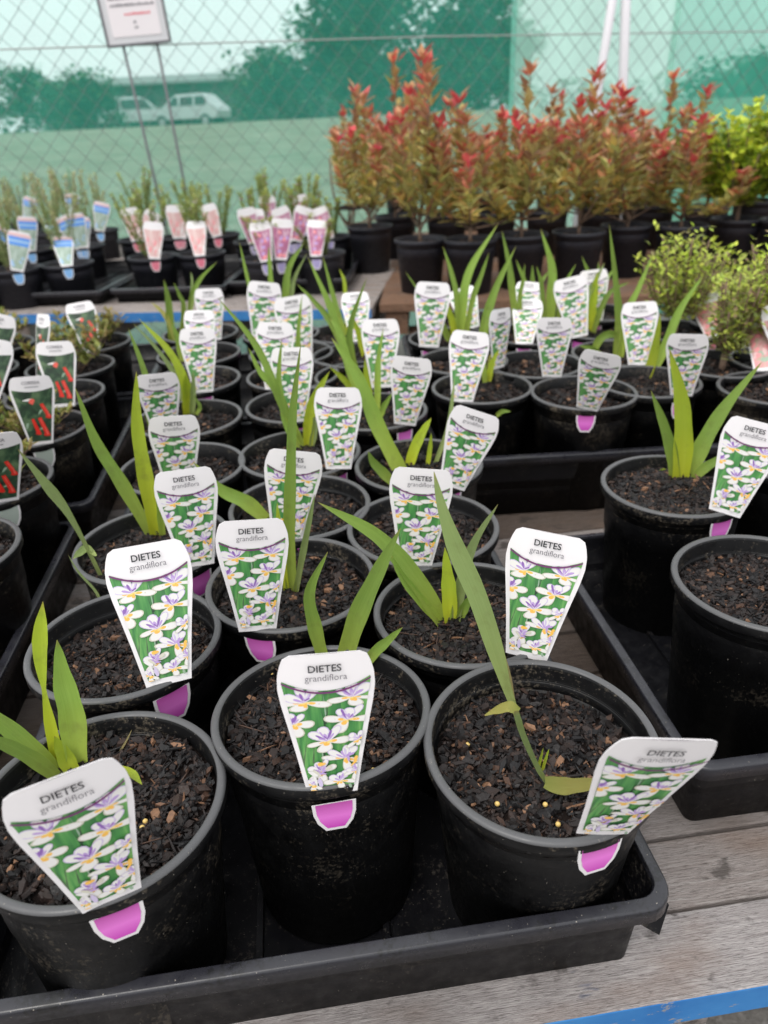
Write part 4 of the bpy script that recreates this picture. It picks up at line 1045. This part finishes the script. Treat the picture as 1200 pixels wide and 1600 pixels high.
# ------------------------------------------------------------------ fence, shade cloth, sign
FA=Vector((-3.0,4.55,0)); FB=Vector((3.4,5.55,0)); FD=(FB-FA).normalized(); FN=Vector((-FD.y,FD.x,0)); FYAW=math.atan2(FD.y,FD.x)
def onfence(u,v,off=0):
    d=ray(u,v); p0=FA+FN*off; t=(p0-CAM).dot(FN)/d.dot(FN); return CAM+d*t
def fx(u,v): return (onfence(u,v)-FA).dot(FD)
fence=thing('chain_link_fence','tall chain link fence across the back, in front of the green shade cloth','fence',FA,FYAW)
wm=MB(); cw,ch=.122,.132; Lf=6.9
for i in range(-12,int(Lf/cw*2)+14):
    pts=[]
    for k in range(0,41):
        s=1 if (k+i)%2 else -1; pts.append((i*cw*.5+s*cw*.26, .004*s, .03+k*ch*.5))
    wm.tube(pts,.0024,4)
link('wire_mesh',wm.mesh('wire_mesh',M_DARKWIRE),fence)
for v0 in ((75,),):
    a=onfence(0,76); 
    for z,rr in ((a.z,.004),(.35,.0035),(2.66,.004)):
        b=MB(); b.tube([(-.8,-.006,z),(Lf*.5,-.006,z-.01),(Lf+.8,-.006,z-.07)],rr,6); link('line_wire',b.mesh('line_wire',M_GALV),fence)
def _line(u0,v0,u1,v1,off,zt):
    a_=onfence(u0,v0); c_=onfence(u1,v1); xa,xc=(a_-FA).dot(FD),(c_-FA).dot(FD); k=(xa-xc)/(a_.z-c_.z)
    return [(xc+k*(0-c_.z),off,0),(xc+k*(zt-c_.z),off,zt)]
b=MB(); b.tube(_line(974,0,968,190,-.03,2.75),.030,16); link('post',b.mesh('post',M_POLE,True),fence)
b=MB(); b.tube(_line(952,0,928,150,-.045,2.75),.027,16); link('brace_pole',b.mesh('brace_pole',M_POLE,True),fence)
for xx in (-.5,6.6):
    b=MB(); b.tube([(xx,.05,0),(xx,.05,2.75)],.03,16); link('post',b.mesh('post',M_POLE,True),fence)
def cloth_mat(name,col,T,glow):
    m=mat(name,col,.9,.1); nt=m.node_tree; out=nt.nodes['Material Output']
    n=tnoise(m,3.5,3,.6); wv=tnoise(m,900,1,.5)
    c=mixc(m,ramp(m,n,[(.35,(0,0,0)),(.7,(1,1,1))]),tuple(x*.88 for x in col),tuple(min(1,x*1.1) for x in col))
    L(m,c,BS(m).inputs['Base Color'])
    tr=N(m,'ShaderNodeBsdfTranslucent'); L(m,c,tr.inputs[0]); tp=N(m,'ShaderNodeBsdfTransparent'); tp.inputs[0].default_value=(*glow,1)
    a=N(m,'ShaderNodeMixShader'); a.inputs[0].default_value=.55; L(m,BS(m).outputs[0],a.inputs[1]); L(m,tr.outputs[0],a.inputs[2])
    k=N(m,'ShaderNodeMixShader'); L(m,a.outputs[0],k.inputs[1]); L(m,tp.outputs[0],k.inputs[2])
    L(m,ramp(m,wv,[(.2,(T-.08,)*3),(.8,(T+.08,)*3)]),k.inputs[0]); L(m,k.outputs[0],out.inputs[0]); return m
def cloth(label,x0,x1,m,off):
    t=thing('shade_cloth',label,'shade cloth',FA,FYAW,'green shade cloth panels'); b=MB(); n=max(4,int((x1-x0)/.05)); nz=40; vs=[];fs=[]
    for j in range(nz+1):
        for i in range(n+1):
            x=x0+(x1-x0)*i/n; z=.02+2.68*j/nz
            vs.append((x,off+.012*noise.noise(Vector((x*1.3,z*1.1,off*50)))+.006*noise.noise(Vector((x*5+z*2,z*1.2,3))),z))
    for j in range(nz):
        for i in range(n): fs.append((j*(n+1)+i,j*(n+1)+i+1,(j+1)*(n+1)+i+1,(j+1)*(n+1)+i))
    b.add(vs,fs); link('fabric',b.mesh('fabric',m,True),t)
    h=MB(); h.box(x0,x1,off-.004,off-.001,2.66,2.70); link('hem',h.mesh('hem',m),t)
    return t
x1_=fx(815,60); x2_=fx(1068,100)
cloth('thin see-through green shade cloth on the left two thirds of the fence',-1.2,x1_,cloth_mat('shade_cloth_thin',(.10,.60,.45),.62,(.93,1.0,.99)),.10)
cloth('pale green shade cloth panel behind the poles',x1_-.02,x2_,cloth_mat('shade_cloth_pale',(.44,.80,.67),.26,(.9,1,.97)),.13)
cloth('darker green shade cloth panel at the right end of the fence',x2_-.02,8.2,cloth_mat('shade_cloth_dense',(.10,.52,.38),.30,(.85,1,.93)),.16)

# notice on two thin legs
sp_=onfence(218,68,-.14); sl=onfence(170,68,-.14); sr=onfence(268,72,-.14)
sign=thing('notice_board','white framed notice on two thin dark legs against the fence','sign',(sp_.x,sp_.y,0),FYAW-R(1))
M_PAPER=mat('laminated_paper',(.80,.75,.77),.3); M_FRAME=mat('clear_frame',(.62,.62,.64),.25,.5); M_FDARK=mat('dark_frame_edge',(.12,.12,.13),.4)
hw_=(sr-sl).length/2; zb=sp_.z; zt=zb+.52
lean=-.05
def tilt(o): o.matrix_local=Matrix.Translation((0,0,zb))@Matrix.Rotation(lean,4,'Y')@Matrix.Translation((0,0,-zb)); return o
b=MB(); b.box(-hw_,hw_,0,.012,zb,zt); tilt(link('backing',b.mesh('backing',M_FRAME),sign))
b=MB()
for x0,x1,z0,z1 in ((-hw_-.008,-hw_+.004,zb-.006,zt),(hw_-.004,hw_+.008,zb-.006,zt),(-hw_+.005,hw_-.005,zb-.008,zb+.004)): b.box(x0,x1,-.006,.016,z0,z1)
tilt(link('frame',b.mesh('frame',M_FDARK),sign))
b=MB(); b.box(-hw_+.035,hw_-.035,-.003,-.0005,zb+.035,zt-.03); tilt(link('paper',b.mesh('paper',M_PAPER),sign))
M_REDINK=mat('red_ink',(.75,.12,.16),.5)
b=MB(); rr=random.Random(4)
for z,x0,x1,mi in ((.235,-.125,.125,0),(.205,-.115,.120,0),(.175,-.110,.115,0),(.135,-.045,.085,1),(.098,-.006,.008,0),(.075,-.006,.008,0)):
    x=x0
    while x<x1:
        l=rr.uniform(.006,.014); b.box(x,min(x+l,x1+.004),-.0042,-.0036,zb+z-.006,zb+z+rr.uniform(.003,.007),mi); x+=l+.004
tilt(link('printed_lines',b.mesh('printed_lines',[M_INK2,M_REDINK]),sign))
for s in (-1,1):
    b=MB(); b.tube([(s*.088-.02*s,.02,0),(s*.094,.018,zb+.3)],.0075,8); tilt(link('leg',b.mesh('leg',M_FDARK,True),sign))

# ------------------------------------------------------------------ beyond the fence: cars, shed, trees
M_CARW=mat('white_car_paint',(.55,.56,.58),.3); M_GLASS=mat('car_glass',(.02,.025,.03),.1); M_TYRE=mat('tyre',(.02,.02,.02),.8); M_HUB=mat('wheel_rim',(.4,.4,.42),.4); M_LAMP=mat('headlamp',(.6,.6,.6),.2)
def car(label,u,v,Y,yaw,Ls=4.6):
    p=aty(u,v,Y); z=ground_z(p.x,p.y)
    t=thing('parked_car',label,'car',(p.x,p.y,z),yaw,'white cars parked beyond the cloth')
    prof=[(-2.25,.45),(-2.3,.8),(-2.15,1.05),(-1.95,1.15),(-1.5,1.65),(-1.1,1.75),(.4,1.72),(.75,1.55),(1.25,1.12),(2.0,1.0),(2.28,.8),(2.3,.45)]
    b=MB(); n=len(prof); vs=[]
    for y,ins in ((-.9,0),(-.82,.0),(.82,0),(.9,0)):
        for x,zz in prof: vs.append((x,y*(.82 if zz>1.2 else 1),zz-(.05 if abs(y)>.85 and zz>1.6 else 0)))
    fs=[]
    for j in range(3):
        for i in range(n): fs.append((j*n+i,j*n+(i+1)%n,(j+1)*n+(i+1)%n,(j+1)*n+i))
    fs+= [tuple(range(n)),tuple(3*n+n-1-i for i in range(n))]
    b.add(vs,fs); o=link('body',b.mesh('body',M_CARW),t)
    for s in (-1,1):
        g_=MB(); 
        for x0,x1,xa,xb in ((-1.7,-.85,-1.45,-.85),(-.75,.15,-.75,.1),(.25,1.0,.25,.6)):
            g_.add([(x0,s*.905,1.13),(x1,s*.905,1.13),(xb,s*.765,1.60),(xa,s*.765,1.60),(x0,s*.88,1.13),(x1,s*.88,1.13),(xb,s*.74,1.60),(xa,s*.74,1.60)],[(0,1,2,3),(7,6,5,4),(0,4,5,1),(1,5,6,2),(2,6,7,3),(3,7,4,0)])
        link('side_windows',g_.mesh('side_windows',M_GLASS),t)
        l_=MB(); l_.box(2.16,2.32,s*.55-.18,s*.55+.18,.72,.86); link('headlight',l_.mesh('headlight',M_LAMP),t)
    wsn=MB(); wsn.add([(.80,-.68,1.53),(.80,.68,1.53),(1.27,.78,1.15),(1.27,-.78,1.15),(.77,-.68,1.50),(.77,.68,1.50),(1.22,.78,1.12),(1.22,-.78,1.12)],[(0,1,2,3),(7,6,5,4),(0,4,5,1),(1,5,6,2),(2,6,7,3),(3,7,4,0)]); link('windscreen',wsn.mesh('windscreen',M_GLASS),t)
    for x in (-1.45,1.45):
        for s in (-1,1):
            w_=MB(); w_.tube([(x,s*.72,.34),(x,s*.93,.34)],.34,18); wo=link('wheel',w_.mesh('wheel',M_TYRE),t)
            h_=MB(); h_.tube([(x,s*.925,.34),(x,s*.945,.34)],.20,14); link('hub',h_.mesh('hub',M_HUB),wo)
    return t
car('left white car parked in the distance, seen through the cloth behind the notice legs',216,197,50.5,R(14))
car('right white car parked in the distance, seen through the cloth beside the other',300,197,50.5,R(163))
M_SHED=mat('far_shed_wall',(.10,.12,.11),.8); M_SHEDR=mat('far_shed_roof',(.22,.23,.23),.6)
shed=thing('long_shed','long low dark shed far behind the parked cars','building',(-14,60,1.5),R(2))
b=MB(); b.box(-9,12.5,0,6,0,3.0); link('wall',b.mesh('wall',M_SHED),shed)
b=MB(); b.add([(-9.6,-.8,2.9),(13,-.8,2.9),(13,3,3.5),(-9.6,3,3.5),(13,6.8,2.9),(-9.6,6.8,2.9),(-9.6,-.8,3.05),(13,-.8,3.05),(13,3,3.65),(-9.6,3,3.65),(13,6.8,3.05),(-9.6,6.8,3.05)],[(0,1,2,3),(3,2,4,5),(6,9,8,7),(9,11,10,8),(0,6,7,1),(5,4,10,11),(0,3,9,6),(3,5,11,9),(1,7,8,2),(2,8,10,4)]); link('roof',b.mesh('roof',M_SHEDR),shed)
for x in (-7,-3,1,5,9):
    b=MB(); b.box(x,x+2,-.05,-.005,.3,2.4); link('bay_door',b.mesh('bay_door',M_GLASS),shed)
M_TREEF=vcol_mat('tree_leaves',.7,.15); M_TRUNK=mat('tree_bark',(.09,.07,.05),.9)
def tree(label,u,vtop,Y,wid,seed,n=2600,ubase=None,low=.25,gaps=5):
    r=random.Random(seed); tp=aty(u,vtop,Y); z0=ground_z(tp.x,Y); H=tp.z-z0
    t=thing('tree',label,'tree',(tp.x,Y,z0-.1),0,'trees beyond the fence')
    tr=MB(); tr.tube(spline([(0,0,0),(wid*.02,0,H*.3),(-wid*.02,0,H*.8)],8),[H*.035*(1-.8*i/8) for i in range(9)],8)
    lobes=[]
    for i in range(int(gaps*1.5)+10):
        a=r.uniform(0,6.283); rr=r.uniform(.1,.36)*wid; z=H*r.uniform(low+.15,.86); q=Vector((rr*math.cos(a),rr*math.sin(a),z)); lobes.append((q,wid*r.uniform(.12,.24)))
        tr.tube(spline([(0,0,z*.55),(q.x*.5,q.y*.5,z*.85),tuple(q)],4),[H*.012,H*.01,H*.008,H*.005,H*.003],5)
    lobes.append((Vector((0,0,H*.84)),wid*.16))
    link('trunk',tr.mesh('trunk',M_TRUNK,True),t)
    f=MB()
    for i in range(n):
        q,rad=r.choice(lobes); d=Vector((r.gauss(0,1),r.gauss(0,1),r.gauss(0,.8))).normalized()*rad*(r.random()**.4)
        c=r.random(); col=(.04,.08,.03) if c<.5 else ((.07,.12,.04) if c<.85 else (.11,.16,.06))
        leaflet(f,q+d,rdir(r),wid*r.uniform(.03,.10),wid*r.uniform(.025,.065),jit(col,r,.3))
    link('crown',f.mesh('crown',M_TREEF),t); return t
tree('bushy tree at the far left edge behind the cloth',15,98,48,4.6,1,low=.05)
tree('rounded tree left of the notice behind the cloth',120,112,46,5.2,2,low=.02)
tree('medium tree right of the notice, with sky under its left branch',425,78,46,5.6,3,low=.1)
tree('big dark tree whose crown leaves the top of the picture at the centre left',548,-60,44,7.6,4,9000,low=.0,gaps=14)
tree('big dark tree behind the red shrubs, sky gap on its left',748,-90,44,7.0,5,9500,low=.0,gaps=16)
tree('low dense tree between the two big trees',650,92,46,7.5,8,6000,low=.0,gaps=12)
tree('dark round tree behind the cloth at the right end',1180,110,40,6.5,6,2600,low=.0)
tree('small tree behind the pale cloth panel',905,178,60,4.5,7,900,low=.0)
hg=MB(); r=random.Random(8)
for i in range(2600):
    x=r.uniform(-34,26); c=r.random(); leaflet(hg,Vector((x,r.gauss(0,.5),r.uniform(0,1.5+.3*math.sin(x)))),rdir(r),.5,.4,jit((.05,.09,.035),r,.3))
hd=link('hedge',hg.mesh('hedge',M_TREEF)); hd.location=(0,56,1.6); tag(hd,'low hedge running behind the parked cars','hedge')
print('objects',len(bpy.data.objects))
